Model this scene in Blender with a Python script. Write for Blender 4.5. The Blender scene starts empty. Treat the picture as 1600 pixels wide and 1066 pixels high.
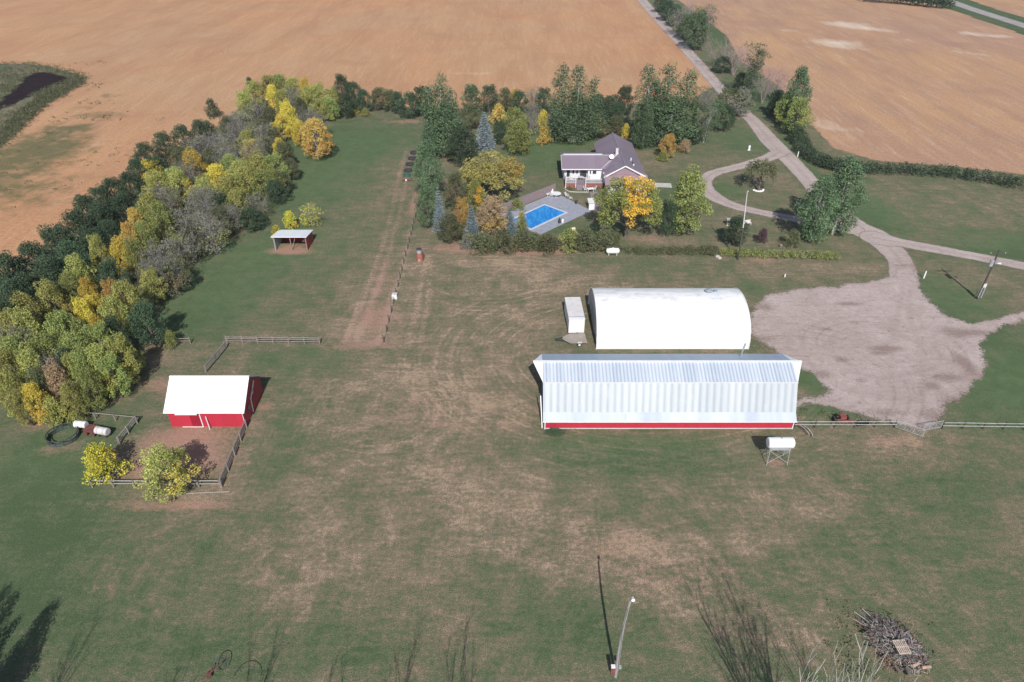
import bpy, math, random
import numpy as np
from math import radians, sin, cos, tan, pi
random.seed(7)
RS = np.random.RandomState(11)
scene = bpy.context.scene
COL = scene.collection

# ------------------------------------------------------------------ camera, sky, sun, exposure
CH = 55.0; TH = radians(34.5); FP = 1067.0
cam_d = bpy.data.cameras.new('camera'); cam = bpy.data.objects.new('camera', cam_d); COL.objects.link(cam)
cam_d.sensor_width = 36; cam_d.lens = 36 * FP / 1600; cam_d.clip_end = 6000; cam_d.clip_start = 1
cam.location = (0, 0, CH); cam.rotation_euler = (pi / 2 - TH, 0, 0)
scene.camera = cam
SUN_EL = radians(41); SUN_AZ = radians(2.8)      # light comes from behind the camera, a touch from the right
w = bpy.data.worlds.new('World'); scene.world = w; w.use_nodes = True
nt = w.node_tree; bg = nt.nodes['Background']; sky = nt.nodes.new('ShaderNodeTexSky')
sky.sky_type = 'NISHITA'; sky.sun_disc = False; sky.sun_elevation = SUN_EL; sky.sun_rotation = pi - SUN_AZ
sky.altitude = 500
sky.dust_density = 1.5
nt.links.new(sky.outputs[0], bg.inputs[0]); bg.inputs[1].default_value = 0.085
sd = bpy.data.lights.new('sun', 'SUN'); sd.energy = 4.1; sd.angle = radians(0.5); sd.color = (1, .965, .92)
so = bpy.data.objects.new('sun', sd); COL.objects.link(so)
so.rotation_euler = (pi / 2 - SUN_EL, 0, SUN_AZ); so.location = (0, 0, 80)
scene.view_settings.view_transform = 'Standard'; scene.view_settings.look = 'None'
scene.view_settings.exposure = 0.3; scene.view_settings.gamma = 1
scene.cycles.max_bounces = 6; scene.cycles.transparent_max_bounces = 24; scene.cycles.diffuse_bounces = 3

# ------------------------------------------------------------------ measuring helpers (survey from the picture to metres)
S_, C_ = sin(TH), cos(TH)
def at(px, py, z=0.0):
    x = (px - 800) / FP; v = -(py - 533) / FP
    t = (z - CH) / (-S_ + v * C_)
    return (x * t, (C_ + v * S_) * t)
def depth(y, z): return y * C_ - (z - CH) * S_
def hgt(px, py, pyt):
    y = at(px, py)[1]; v = -(pyt - 533) / FP
    return CH + y * (v * C_ - S_) / (C_ + v * S_)
def W(pts): return [at(*p) for p in pts]

# ------------------------------------------------------------------ object helpers
def empty(name, loc=(0, 0, 0), rz=0):
    o = bpy.data.objects.new(name, None); COL.objects.link(o); o.location = loc; o.rotation_euler = (0, 0, rz)
    o.empty_display_size = .3
    return o
def tag(o, label=None, cat=None, group=None, kind=None):
    if label: o['label'] = label
    if cat: o['category'] = cat
    if group: o['group'] = group
    if kind: o['kind'] = kind
    return o
class MB:
    def __init__(s): s.v = []; s.f = []; s.m = []
    def add(s, vs, fs, mi=0):
        n = len(s.v); s.v += [tuple(p) for p in vs]; s.f += [tuple(i + n for i in f) for f in fs]; s.m += [mi] * len(fs); return s
    def box(s, x0, x1, y0, y1, z0, z1, mi=0):
        return s.add([(x0,y0,z0),(x1,y0,z0),(x1,y1,z0),(x0,y1,z0),(x0,y0,z1),(x1,y0,z1),(x1,y1,z1),(x0,y1,z1)],
              [(3,2,1,0),(4,5,6,7),(0,1,5,4),(1,2,6,5),(2,3,7,6),(3,0,4,7)], mi)
    def tube(s, pts, r, n=6, mi=0, caps=True):
        pts = [np.array(p, float) for p in pts]
        if not hasattr(r, '__len__'): r = [r] * len(pts)
        base = len(s.v); k = len(pts)
        for i, p in enumerate(pts):
            d = pts[min(i + 1, k - 1)] - pts[max(i - 1, 0)]; d /= (np.linalg.norm(d) + 1e-9)
            a = np.cross(d, (0, 0, 1) if abs(d[2]) < .9 else (1, 0, 0)); a /= np.linalg.norm(a); b = np.cross(d, a)
            for j in range(n):
                t = 2 * pi * j / n + pi / n; q = p + r[i] * (cos(t) * a + sin(t) * b); s.v.append(tuple(q))
        for i in range(k - 1):
            for j in range(n):
                j2 = (j + 1) % n
                s.f.append((base + i*n + j, base + i*n + j2, base + (i+1)*n + j2, base + (i+1)*n + j)); s.m.append(mi)
        if caps:
            s.f.append(tuple(base + j for j in reversed(range(n)))); s.m.append(mi)
            s.f.append(tuple(base + (k-1)*n + j for j in range(n))); s.m.append(mi)
        return s
    def bar(s, a, b, w, h, mi=0):      # a board between two points
        a = np.array(a, float); b = np.array(b, float); d = b - a; d /= np.linalg.norm(d)
        up = np.array((0, 0, 1.)) if abs(d[2]) < .95 else np.array((0, 1., 0))
        sx = np.cross(d, up); sx /= np.linalg.norm(sx); u = np.cross(sx, d)
        vs = []
        for p in (a, b):
            for i, j in ((-1,-1),(1,-1),(1,1),(-1,1)): vs.append(p + sx * i * w / 2 + u * j * h / 2)
        return s.add(vs, [(3,2,1,0),(4,5,6,7),(0,1,5,4),(1,2,6,5),(2,3,7,6),(3,0,4,7)], mi)
    def prism(s, prof, y0, y1, axis='x', mi=0):  # profile (a,z) swept along axis
        n = len(prof); vs = []
        for e in (y0, y1):
            for a, z in prof: vs.append((e, a, z) if axis == 'x' else (a, e, z))
        fs = [tuple(range(n))[::-1], tuple(range(n, 2*n))] + [(i, (i+1) % n, n + (i+1) % n, n + i) for i in range(n)]
        return s.add(vs, fs, mi)
    def slab(s, quad, t, mi=0):   # a thick sheet: quad of points, thickness t downward along normal
        q = [np.array(p, float) for p in quad]; nrm = np.cross(q[1] - q[0], q[2] - q[0]); nrm /= np.linalg.norm(nrm)
        if nrm[2] < 0: nrm = -nrm
        k = len(q); vs = q + [p - nrm * t for p in q]
        fs = [tuple(range(k)), tuple(range(k, 2*k))[::-1]] + [(i, k + i, k + (i+1) % k, (i+1) % k) for i in range(k)]
        return s.add(vs, fs, mi)
    def mesh(s, name, mats):
        me = bpy.data.meshes.new(name); me.from_pydata(s.v, [], s.f)
        for m in (mats if isinstance(mats, (list, tuple)) else [mats]): me.materials.append(m)
        me.polygons.foreach_set('material_index', s.m); me.update()
        import bmesh
        bm = bmesh.new(); bm.from_mesh(me); bmesh.ops.recalc_face_normals(bm, faces=bm.faces); bm.to_mesh(me); bm.free()
        return me
    def build(s, name, mats, parent=None, smooth=False):
        me = s.mesh(name, mats)
        if smooth: me.polygons.foreach_set('use_smooth', [True] * len(me.polygons))
        o = bpy.data.objects.new(name, me); COL.objects.link(o); o.parent = parent
        return o

# ------------------------------------------------------------------ materials
def newmat(name):
    m = bpy.data.materials.new(name); m.use_nodes = True; t = m.node_tree
    return m, t, t.nodes['Principled BSDF']
def N(t, typ, **kw):
    n = t.nodes.new(typ)
    for k, v in kw.items():
        if k[0] == '_': n.inputs[k[1:].replace('_', ' ')].default_value = v
        else: setattr(n, k, v)
    return n
def mixc(t, fac, a, b, blend='MIX'):
    n = t.nodes.new('ShaderNodeMix'); n.data_type = 'RGBA'; n.blend_type = blend
    for s, v in ((0, fac), (6, a), (7, b)):
        if hasattr(v, 'is_linked') or isinstance(v, bpy.types.NodeSocket): t.links.new(v, n.inputs[s])
        elif s == 0: n.inputs[0].default_value = v
        else: n.inputs[s].default_value = (*v[:3], 1)
    return n.outputs[2]
def mth(t, op, a, b=None, c=None, clamp=False):
    n = t.nodes.new('ShaderNodeMath'); n.operation = op; n.use_clamp = clamp
    for i, v in enumerate((a, b, c)):
        if v is None: continue
        if isinstance(v, bpy.types.NodeSocket): t.links.new(v, n.inputs[i])
        else: n.inputs[i].default_value = v
    return n.outputs[0]
def noise(t, vec, scale, detail=4, rough=.55, dist=0):
    n = N(t, 'ShaderNodeTexNoise'); n.inputs['Scale'].default_value = scale; n.inputs['Detail'].default_value = detail
    n.inputs['Roughness'].default_value = rough; n.inputs['Distortion'].default_value = dist
    if vec: t.links.new(vec, n.inputs['Vector'])
    return n.outputs[0]
def ramp(t, v, a, b):
    n = N(t, 'ShaderNodeMapRange'); t.links.new(v, n.inputs[0]); n.inputs[1].default_value = a; n.inputs[2].default_value = b
    return n.outputs[0]
def coords(t, scale=None, rot=0):
    tc = N(t, 'ShaderNodeTexCoord'); out = tc.outputs['Object']
    if scale or rot:
        mp = N(t, 'ShaderNodeMapping'); t.links.new(out, mp.inputs[0])
        if scale: mp.inputs['Scale'].default_value = scale
        mp.inputs['Rotation'].default_value = (0, 0, rot); out = mp.outputs[0]
    return out
def mat(name, c1, c2=None, scale=3, rough=.7, metal=0, bump=0, stretch=None, spec=None):
    m, t, p = newmat(name); v = coords(t, stretch)
    c2 = c2 or tuple(x * .8 for x in c1)
    nz = ramp(t, noise(t, v, scale), .3, .7)
    t.links.new(mixc(t, nz, c1, c2), p.inputs['Base Color'])
    p.inputs['Roughness'].default_value = rough; p.inputs['Metallic'].default_value = metal
    if spec is not None: p.inputs['Specular IOR Level'].default_value = spec
    if bump:
        b = N(t, 'ShaderNodeBump'); b.inputs['Strength'].default_value = bump; b.inputs['Distance'].default_value = .02
        t.links.new(noise(t, v, scale * 4), b.inputs['Height']); t.links.new(b.outputs[0], p.inputs['Normal'])
    return m
def ribbed(name, c1, c2, pitch, axis='X', rough=.45, metal=0, depthb=.5, dirt=None, spec=.5):
    """sheet cladding: ribs of a real pitch as bump, broad panel to panel tone and weathering"""
    m, t, p = newmat(name); v = coords(t)
    sp = N(t, 'ShaderNodeSeparateXYZ'); t.links.new(v, sp.inputs[0]); x = sp.outputs[axis]
    wv = mth(t, 'SINE', mth(t, 'MULTIPLY', x, 2 * pi / pitch))
    # panel number -> random tone
    wn = N(t, 'ShaderNodeTexWhiteNoise'); wn.noise_dimensions = '1D'
    t.links.new(mth(t, 'FLOOR', mth(t, 'DIVIDE', x, pitch * 3)), wn.inputs['W'])
    f = mth(t, 'MULTIPLY_ADD', wn.outputs[0], .6, mth(t, 'MULTIPLY', noise(t, v, .8), .5))
    col = mixc(t, f, c1, c2)
    if dirt: col = mixc(t, mth(t, 'MULTIPLY', ramp(t, noise(t, v, .5, 6, .65, .5), .55, .75), dirt[3]), col, dirt[:3])
    t.links.new(col, p.inputs['Base Color'])
    p.inputs['Roughness'].default_value = rough; p.inputs['Metallic'].default_value = metal; p.inputs['Specular IOR Level'].default_value = spec
    b = N(t, 'ShaderNodeBump'); b.inputs['Strength'].default_value = depthb; b.inputs['Distance'].default_value = .03
    t.links.new(wv, b.inputs['Height']); t.links.new(b.outputs[0], p.inputs['Normal'])
    return m
M = {}
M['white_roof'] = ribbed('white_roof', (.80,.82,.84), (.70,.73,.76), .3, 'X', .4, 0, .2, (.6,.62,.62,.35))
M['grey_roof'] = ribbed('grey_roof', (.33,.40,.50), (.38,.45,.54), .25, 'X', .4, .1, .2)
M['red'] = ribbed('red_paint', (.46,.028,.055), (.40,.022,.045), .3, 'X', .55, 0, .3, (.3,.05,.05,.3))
M['red_y'] = ribbed('red_paint_shaded', (.32,.02,.04), (.27,.017,.035), .3, 'Y', .55, 0, .3, (.25,.05,.05,.3))  # same red, darkened so the end walls' shade sits in the colour
M['dark_red'] = mat('dark_red_paint', (.30,.008,.028), (.25,.008,.024), 2, .5)
M['white'] = mat('white_paint', (.78,.78,.78), (.68,.68,.69), 2, .5)
M['off_white'] = mat('weathered_white', (.62,.61,.60), (.48,.46,.44), 3, .6)
M['quonset'] = ribbed('quonset_white', (.80,.80,.79), (.76,.76,.76), .6, 'X', .5, 0, .12, (.35,.34,.35,.35))
M['barn_low'] = ribbed('galvanised_lower', (.80,.82,.85), (.47,.52,.60), .17, 'X', .38, .35, .9, (.7,.72,.74,.5))
M['barn_up'] = ribbed('galvanised_upper', (.74,.78,.84), (.22,.28,.37), .14, 'X', .35, .35, 1.0, (.6,.63,.68,.4))
M['barn_kick'] = ribbed('galvanised_kick', (.42,.47,.57), (.50,.55,.63), .5, 'X', .5, .2, .4)
M['purple_roof'] = ribbed('purple_roof', (.26,.205,.25), (.22,.175,.215), .45, 'X', .45, .1, .3)
M['purple_roof_y'] = ribbed('purple_roof_long', (.25,.20,.245), (.215,.175,.215), .45, 'Y', .45, .1, .3)
M['sun_tinted_roof'] = ribbed('sunlit_lower_roof', (.30,.21,.24), (.26,.18,.21), .45, 'X', .6, 0, .3)  # purple sheet tinted pink, with sunlight put into the colour
M['house_wall'] = mat('house_siding', (.66,.67,.68), (.58,.6,.62), 1.5, .6, stretch=(1,1,6))
M['brick'] = mat('brick', (.34,.12,.09), (.22,.08,.07), 5, .8)
M['glass'] = mat('window_glass', (.03,.035,.045), (.05,.055,.07), 1, .12)
M['dark'] = mat('dark_metal', (.03,.035,.035), (.06,.06,.06), 4, .6)
M['shade'] = mat('dark_opening', (.03,.03,.035), (.04,.04,.045), 2, .9)
M['wood_grey'] = mat('weathered_wood', (.30,.26,.24), (.17,.145,.13), 5, .85, bump=.4)
M['wood_fence'] = mat('pink_grey_boards', (.30,.23,.24), (.17,.135,.14), 6, .85, stretch=(3,3,.4))
M['rail'] = mat('silver_rail', (.42,.42,.41), (.28,.28,.27), 2, .6)
M['deck_wood'] = mat('deck_boards', (.26,.21,.24), (.20,.16,.18), 4, .8)
M['concrete'] = mat('pool_concrete', (.32,.33,.38), (.24,.25,.30), 1.2, .85, bump=.2)
M['coping'] = mat('pool_coping', (.56,.58,.62), (.45,.48,.52), 1.5, .8)
M['slab'] = mat('pale_slab', (.50,.48,.44), (.40,.38,.36), 1, .85)
M['rubber'] = mat('tyre_rubber', (.025,.025,.03), (.05,.045,.05), 6, .85, bump=.3)
M['green_paint'] = mat('green_trough', (.05,.13,.10), (.04,.10,.08), 3, .5)
M['rust'] = mat('rusty_steel', (.16,.06,.045), (.09,.035,.03), 6, .85, bump=.3)
M['rust_red'] = mat('faded_red_machine', (.30,.08,.07), (.16,.05,.045), 5, .7)
M['galv'] = mat('galvanised', (.50,.53,.56), (.38,.41,.44), 3, .45, .4)
M['pole_wood'] = mat('pole_wood', (.34,.32,.31), (.22,.20,.19), 3, .85, stretch=(4,4,.5))
M['pole_dark'] = mat('dark_pole', (.09,.08,.07), (.06,.055,.05), 3, .85)
M['bark'] = mat('bark', (.17,.145,.12), (.08,.068,.058), 3, .9, bump=.4)
M['bark_pale'] = mat('pale_bark', (.46,.44,.42), (.27,.25,.24), 2, .85)
M['twig'] = mat('grey_twigs', (.27,.245,.25), (.17,.15,.155), 1, .9)
M['twig_pink'] = mat('pinkish_twigs', (.36,.26,.25), (.27,.20,.20), 1, .9)
M['twig_white'] = mat('bleached_twigs', (.52,.49,.45), (.36,.33,.31), 1, .9)
M['pallet'] = mat('pallet_wood', (.55,.44,.36), (.40,.32,.27), 4, .8)
M['log'] = mat('cut_log', (.48,.30,.22), (.30,.20,.15), 4, .85)
M['trailer_top'] = mat('trailer_top', (.68,.66,.65), (.55,.53,.52), 1.2, .6)
M['plywood'] = mat('grey_plywood', (.36,.31,.27), (.27,.23,.20), 1.5, .8)
M['blue_grey'] = mat('blue_grey_paint', (.20,.32,.42), (.15,.25,.33), 3, .5)
M['cushion'] = mat('cream_cushion', (.62,.55,.33), (.5,.45,.3), 4, .8)
M['stone'] = mat('pale_stone', (.5,.46,.42), (.33,.3,.28), 4, .9)

m = M['quonset']; t = m.node_tree; p = t.nodes['Principled BSDF']; lk = p.inputs['Base Color'].links[0].from_socket
v = coords(t); sp = N(t, 'ShaderNodeSeparateXYZ'); t.links.new(v, sp.inputs[0])
g_ = mth(t, 'MULTIPLY', ramp(t, sp.outputs['Z'], 4.2, 5.0), ramp(t, noise(t, coords(t, (.35, 1, 1)), .9, 6, .7, .6), .46, .66))
t.links.new(mixc(t, mth(t, 'MULTIPLY', g_, .4), lk, (.25,.26,.27)), p.inputs['Base Color'])
# pool water: blue cover with wrinkles
m, t, p = newmat('pool_water'); v = coords(t, (1, .25, 1), radians(43))
nz = ramp(t, noise(t, v, 1.6, 5, .6, .6), .45, .62)
t.links.new(mixc(t, nz, (.016,.19,.54), (.03,.29,.68)), p.inputs['Base Color'])
nz2 = ramp(t, noise(t, v, 4.0, 3, .6, .3), .64, .72)
t.links.new(mixc(t, mth(t, 'MULTIPLY', nz2, .6), mixc(t, nz, (.016,.19,.54), (.03,.29,.68)), (.2,.5,.8)), p.inputs['Base Color'])
p.inputs['Roughness'].default_value = .25
b = N(t, 'ShaderNodeBump'); b.inputs['Strength'].default_value = .4; b.inputs['Distance'].default_value = .05
t.links.new(noise(t, v, 3, 3), b.inputs['Height']); t.links.new(b.outputs[0], p.inputs['Normal']); M['pool'] = m

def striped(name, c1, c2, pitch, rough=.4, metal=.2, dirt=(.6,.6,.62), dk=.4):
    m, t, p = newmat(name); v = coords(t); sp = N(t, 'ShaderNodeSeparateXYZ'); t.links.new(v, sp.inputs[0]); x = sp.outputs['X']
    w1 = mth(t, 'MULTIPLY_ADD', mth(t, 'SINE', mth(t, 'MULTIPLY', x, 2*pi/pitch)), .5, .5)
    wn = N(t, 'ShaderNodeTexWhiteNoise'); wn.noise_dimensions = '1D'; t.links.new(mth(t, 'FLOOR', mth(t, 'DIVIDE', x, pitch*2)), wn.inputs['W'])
    f = mth(t, 'ADD', mth(t, 'MULTIPLY', mth(t, 'POWER', w1, 2.0), .62), mth(t, 'MULTIPLY', wn.outputs[0], .30))  # sine stripes hold weathering and the ribs' reflected light in the colour
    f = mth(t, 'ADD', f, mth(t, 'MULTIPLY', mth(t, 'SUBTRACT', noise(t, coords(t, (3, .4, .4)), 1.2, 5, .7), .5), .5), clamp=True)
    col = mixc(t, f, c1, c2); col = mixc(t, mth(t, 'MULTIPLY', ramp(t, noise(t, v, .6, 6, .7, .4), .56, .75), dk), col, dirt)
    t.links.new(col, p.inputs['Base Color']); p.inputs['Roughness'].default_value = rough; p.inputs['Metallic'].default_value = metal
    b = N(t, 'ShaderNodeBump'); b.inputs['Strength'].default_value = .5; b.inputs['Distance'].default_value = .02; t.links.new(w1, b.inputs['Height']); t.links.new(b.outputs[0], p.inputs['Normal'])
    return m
M['barn_low'] = striped('galvanised_lower', (.49,.52,.54), (.31,.35,.40), .84)
M['barn_up'] = striped('galvanised_upper', (.62,.67,.74), (.30,.37,.46), .42)  # bluer tone puts the sky's reflection into this slope's colour
M['barn_kick'] = mat('galvanised_eave', (.36,.41,.49), (.50,.54,.60), .5, .65, 0, stretch=(1,.2,.2))
def foliage(name, a, b_, acc, share, transl=.22, rough=.6):
    """a..b leaf tones, acc = turned leaves on a share of the clumps"""
    m, t, p = newmat(name)
    at_ = N(t, 'ShaderNodeAttribute'); at_.attribute_name = 'tone'
    sp = N(t, 'ShaderNodeSeparateColor'); t.links.new(at_.outputs['Color'], sp.inputs[0])
    oi = N(t, 'ShaderNodeObjectInfo')
    base = mixc(t, sp.outputs[0], a, b_)
    gate = mth(t, 'SUBTRACT', sp.outputs[1], mth(t, 'MULTIPLY_ADD', oi.outputs['Random'], -.12, 1.08 - share))
    base = mixc(t, mth(t, 'MULTIPLY', gate, 6, clamp=True), base, mixc(t, sp.outputs[0], tuple(x*.7 for x in acc), acc))
    hs = N(t, 'ShaderNodeHueSaturation'); t.links.new(base, hs.inputs['Color'])
    t.links.new(mth(t, 'MULTIPLY_ADD', oi.outputs['Random'], .45, .78), hs.inputs['Value'])
    t.links.new(mth(t, 'MULTIPLY_ADD', oi.outputs['Random'], .03, .485), hs.inputs['Hue'])
    p.inputs['Roughness'].default_value = rough; p.inputs['Specular IOR Level'].default_value = .25
    t.links.new(hs.outputs[0], p.inputs['Base Color'])
    tr = N(t, 'ShaderNodeBsdfTranslucent'); t.links.new(hs.outputs[0], tr.inputs[0])
    mx = N(t, 'ShaderNodeMixShader'); mx.inputs[0].default_value = transl
    t.links.new(p.outputs[0], mx.inputs[1]); t.links.new(tr.outputs[0], mx.inputs[2])
    t.links.new(mx.outputs[0], t.nodes['Material Output'].inputs[0])
    return m
FOL = {
 'D': foliage('leaves_dark', (.036,.066,.038), (.095,.142,.075), (.11,.12,.06), .05),
 'G': foliage('leaves_green', (.060,.105,.055), (.175,.245,.125), (.19,.21,.10), .08),
 'O': foliage('leaves_olive', (.18,.19,.05), (.48,.48,.15), (.56,.42,.09), .12),
 'H': foliage('leaves_yellowing_green', (.14,.175,.05), (.38,.43,.14), (.50,.42,.09), .06),
 'Y': foliage('leaves_yellow', (.40,.34,.05), (.76,.60,.11), (.70,.48,.10), .3),
 'R': foliage('leaves_gold_orange', (.40,.28,.07), (.70,.50,.15), (.6,.36,.10), .3),
 'B': foliage('leaves_grey_sparse', (.13,.14,.10), (.26,.26,.19), (.32,.31,.10), .3),
 'T': foliage('leaves_tan', (.27,.18,.11), (.46,.33,.21), (.5,.33,.08), .2),
 'K': foliage('leaves_brownish_olive', (.072,.086,.042), (.18,.19,.095), (.23,.16,.09), .15),
 'S': foliage('needles_blue', (.09,.125,.135), (.25,.31,.33), (.25,.3,.3), .1, .05),
 'P': foliage('leaves_purple', (.06,.03,.045), (.14,.08,.10), (.16,.1,.08), .2),
 'F': foliage('leaves_half_gold', (.12,.14,.04), (.30,.30,.09), (.78,.44,.07), .36),
 'M': foliage('leaves_golden_green', (.29,.28,.07), (.58,.54,.18), (.52,.40,.10), .3),
 'L': foliage('leaves_bright_yellow', (.32,.31,.04), (.64,.58,.08), (.70,.46,.07), .2),
}

# ------------------------------------------------------------------ ground painting helpers
def axis(lo, hi, fine0, fine1, step, grow=1.12):
    a = list(np.arange(fine0, fine1 + step, step)); s = step
    while a[-1] < hi: s *= grow; a.append(a[-1] + s)
    b = []; s = step; x = fine0
    while x > lo: s *= grow; x -= s; b.append(x)
    return np.array(b[::-1] + a)
def sdist(X, Y, poly):
    d = np.full(X.shape, 1e9); ins = np.zeros(X.shape, bool); n = len(poly)
    for i in range(n):
        ax, ay = poly[i]; bx, by = poly[(i + 1) % n]; ex, ey = bx - ax, by - ay
        L = ex*ex + ey*ey + 1e-9; u = np.clip(((X-ax)*ex + (Y-ay)*ey) / L, 0, 1)
        d = np.minimum(d, np.hypot(X - ax - u*ex, Y - ay - u*ey))
        c = ((ay > Y) != (by > Y)) & (X < (bx-ax) * (Y-ay) / (by-ay + 1e-12) + ax); ins ^= c
    return np.where(ins, d, -d)
def ldist(X, Y, pts, widths=None):
    d = np.full(X.shape, 1e9)
    for i in range(len(pts) - 1):
        ax, ay = pts[i]; bx, by = pts[i+1]; ex, ey = bx-ax, by-ay; L = ex*ex + ey*ey + 1e-9
        u = np.clip(((X-ax)*ex + (Y-ay)*ey) / L, 0, 1); q = np.hypot(X - ax - u*ex, Y - ay - u*ey)
        if widths is not None: q = q - (widths[i] * (1-u) + widths[i+1] * u) / 2
        d = np.minimum(d, q)
    return d
def smooth_line(pts, k=6):
    pts = [np.array(p) for p in pts]; out = []
    P = [2*pts[0] - pts[1]] + pts + [2*pts[-1] - pts[-2]]
    for i in range(1, len(P) - 2):
        for j in range(k):
            u = j / k; a, b, c, d = P[i-1], P[i], P[i+1], P[i+2]
            out.append(tuple(.5*((2*b) + (c-a)*u + (2*a-5*b+4*c-d)*u*u + (3*b-a-3*c+d)*u**3)))
    out.append(tuple(pts[-1])); return out
def grid_sheet(name, xs, ys, z, attrs, material, keep=None):
    X, Y = np.meshgrid(xs, ys); ny, nx = X.shape
    idx = np.arange(nx*ny).reshape(ny, nx)
    q = np.stack([idx[:-1,:-1], idx[:-1,1:], idx[1:,1:], idx[1:,:-1]], -1)
    if keep is not None:
        k = keep[:-1,:-1] | keep[:-1,1:] | keep[1:,1:] | keep[1:,:-1]; q = q[k]
    q = q.reshape(-1, 4)
    used = np.zeros(nx*ny, bool); used[q.ravel()] = True; remap = np.cumsum(used) - 1
    co = np.stack([X.ravel(), Y.ravel(), np.full(nx*ny, z)], -1)[used]; q = remap[q]
    me = bpy.data.meshes.new(name); me.vertices.add(len(co)); me.vertices.foreach_set('co', co.astype('f').ravel())
    me.loops.add(q.size); me.loops.foreach_set('vertex_index', q.ravel().astype('i'))
    me.polygons.add(len(q)); me.polygons.foreach_set('loop_start', np.arange(0, q.size, 4, dtype='i'))
    me.update(calc_edges=True)
    for an, ar in attrs.items():
        a = me.attributes.new(an, 'FLOAT', 'POINT'); a.data.foreach_set('value', ar.ravel()[used].astype('f'))
    me.materials.append(material)
    o = bpy.data.objects.new(name, me); COL.objects.link(o); o['kind'] = 'structure'
    return o
def attr(t, name):
    a = N(t, 'ShaderNodeAttribute'); a.attribute_name = name; return a.outputs['Fac']
def ragged(t, shader_out, amp=1.0, scale=.9, soft=.35):
    """worn, ragged edge: the sheet stops where its distance to the edge plus noise reaches zero"""
    v = coords(t); e = attr(t, 'edge')
    n = mth(t, 'MULTIPLY', mth(t, 'SUBTRACT', noise(t, v, scale, 6, .7), .5), amp * 2)
    n2 = mth(t, 'MULTIPLY', mth(t, 'SUBTRACT', noise(t, v, 4, 4, .8), .5), amp * 1.5)
    f = mth(t, 'DIVIDE', mth(t, 'ADD', e, mth(t, 'ADD', n, n2)), soft, clamp=True)
    tr = N(t, 'ShaderNodeBsdfTransparent'); mx = N(t, 'ShaderNodeMixShader')
    t.links.new(f, mx.inputs[0]); t.links.new(tr.outputs[0], mx.inputs[1]); t.links.new(shader_out, mx.inputs[2])
    t.links.new(mx.outputs[0], t.nodes['Material Output'].inputs[0])

# ---------- the grass ground
xs = axis(-1800, 1800, -75, 105, .42, 1.06); ys = axis(-300, 2800, 24, 175, .42, 1.06)
X, Y = np.meshgrid(xs, ys)
dry = np.full(X.shape, .42); dirt = np.zeros(X.shape); line = np.zeros(X.shape)
def blob(A, px, py, rx, ry, amt, rot=0):
    cx, cy = at(px, py); dx, dy = X - cx, Y - cy
    if rot: c, s = cos(rot), sin(rot); dx, dy = dx*c + dy*s, -dx*s + dy*c
    A += amt * np.exp(-((dx/rx)**2 + (dy/ry)**2))
def stroke(A, pts, wd, amt, soft=.5, px=True):
    pts = smooth_line(W(pts) if px else pts, 5); d = ldist(X, Y, pts)
    A += amt * np.clip(1 - (d - wd/2) / soft, 0, 1)
for a in [  # green ground
  (560,215,14,14,-.50),(480,290,10,16,-.42),(520,240,10,10,-.2),(330,460,8,9,-.38),(400,400,9,9,-.28),(640,340,3,8,-.15),(300,505,6,5,-.3),
  (60,740,9,9,-.38),(20,900,7,12,-.28),(130,960,9,6,-.25),(480,560,6,4,-.25),(560,1000,6,3,-.12),(870,980,8,4,-.28),(330,1010,9,3,-.2),
  (980,720,14,2.5,-.28),(940,690,9,1.6,-.2),(1300,640,5,1.6,-.4),(1270,595,3,2.5,-.6),(1560,600,10,9,-.55),(1480,470,8,9,-.35),(1580,380,14,6,-.2),
  (1150,900,7,5,-.1),(1420,760,8,5,-.2),(1350,840,6,4,-.22),(1560,950,8,6,-.2),(1440,330,12,4,-.15),(1350,330,5,12,-.45),(1570,395,14,3,-.35),
  (850,240,9,14,-.42),(890,215,12,8,-.2),(1160,220,12,10,-.3),(1130,300,4,5,-.3),(1000,430,8,3,-.15),(960,408,6,2,-.25),(430,225,7,9,-.3),
  (1150,50,10,30,-.45),(1180,150,8,20,-.4),(1090,40,8,60,-.45),(1245,255,3,14,-.45),(1040,300,8,7,-.2),(910,360,6,3,-.25),
  (1180,455,3,4,-.2),(1540,530,5,3,-.3),(1250,820,7,3,-.12),(440,700,3,9,-.2)]: blob(dry, *a)
for a in [  # dry ground
  (690,600,11,9,.34),(770,640,6,5,.25),(820,500,10,10,.26),(900,440,14,5,.28),(780,410,12,3.5,.35),(640,430,5,14,.26),(560,470,4,9,.3),
  (620,250,3,12,.25),(560,520,6,4,.35),(700,750,12,6,.26),(560,850,8,4,.24),(950,860,8,4,.18),(1050,880,8,3.5,.16),(1280,800,6,3,.28),(1400,700,5,3,.3),
  (1150,640,8,2,.1),(280,700,6,5,.45),(300,780,8,1.6,.42),(230,560,5,3,.42),(1000,260,12,6,.2),(1200,420,8,3,.2),(1330,420,8,3,.25),(1060,380,8,3,.2),
  (1440,330,10,4,.22),(1240,270,8,6,.1),(1520,440,6,3,.2),(480,920,7,4,.2),(680,960,9,3,.16),(1250,960,7,3,.16),(1450,880,6,4,.12),(1200,730,2,1.5,.3),
  (250,960,6,3,.1),(1060,960,6,4,.12),(1110,850,7,2,.2),(800,760,7,3,.22)]: blob(dry, a[0], a[1], a[2], a[3], a[4]*.72)
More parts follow.
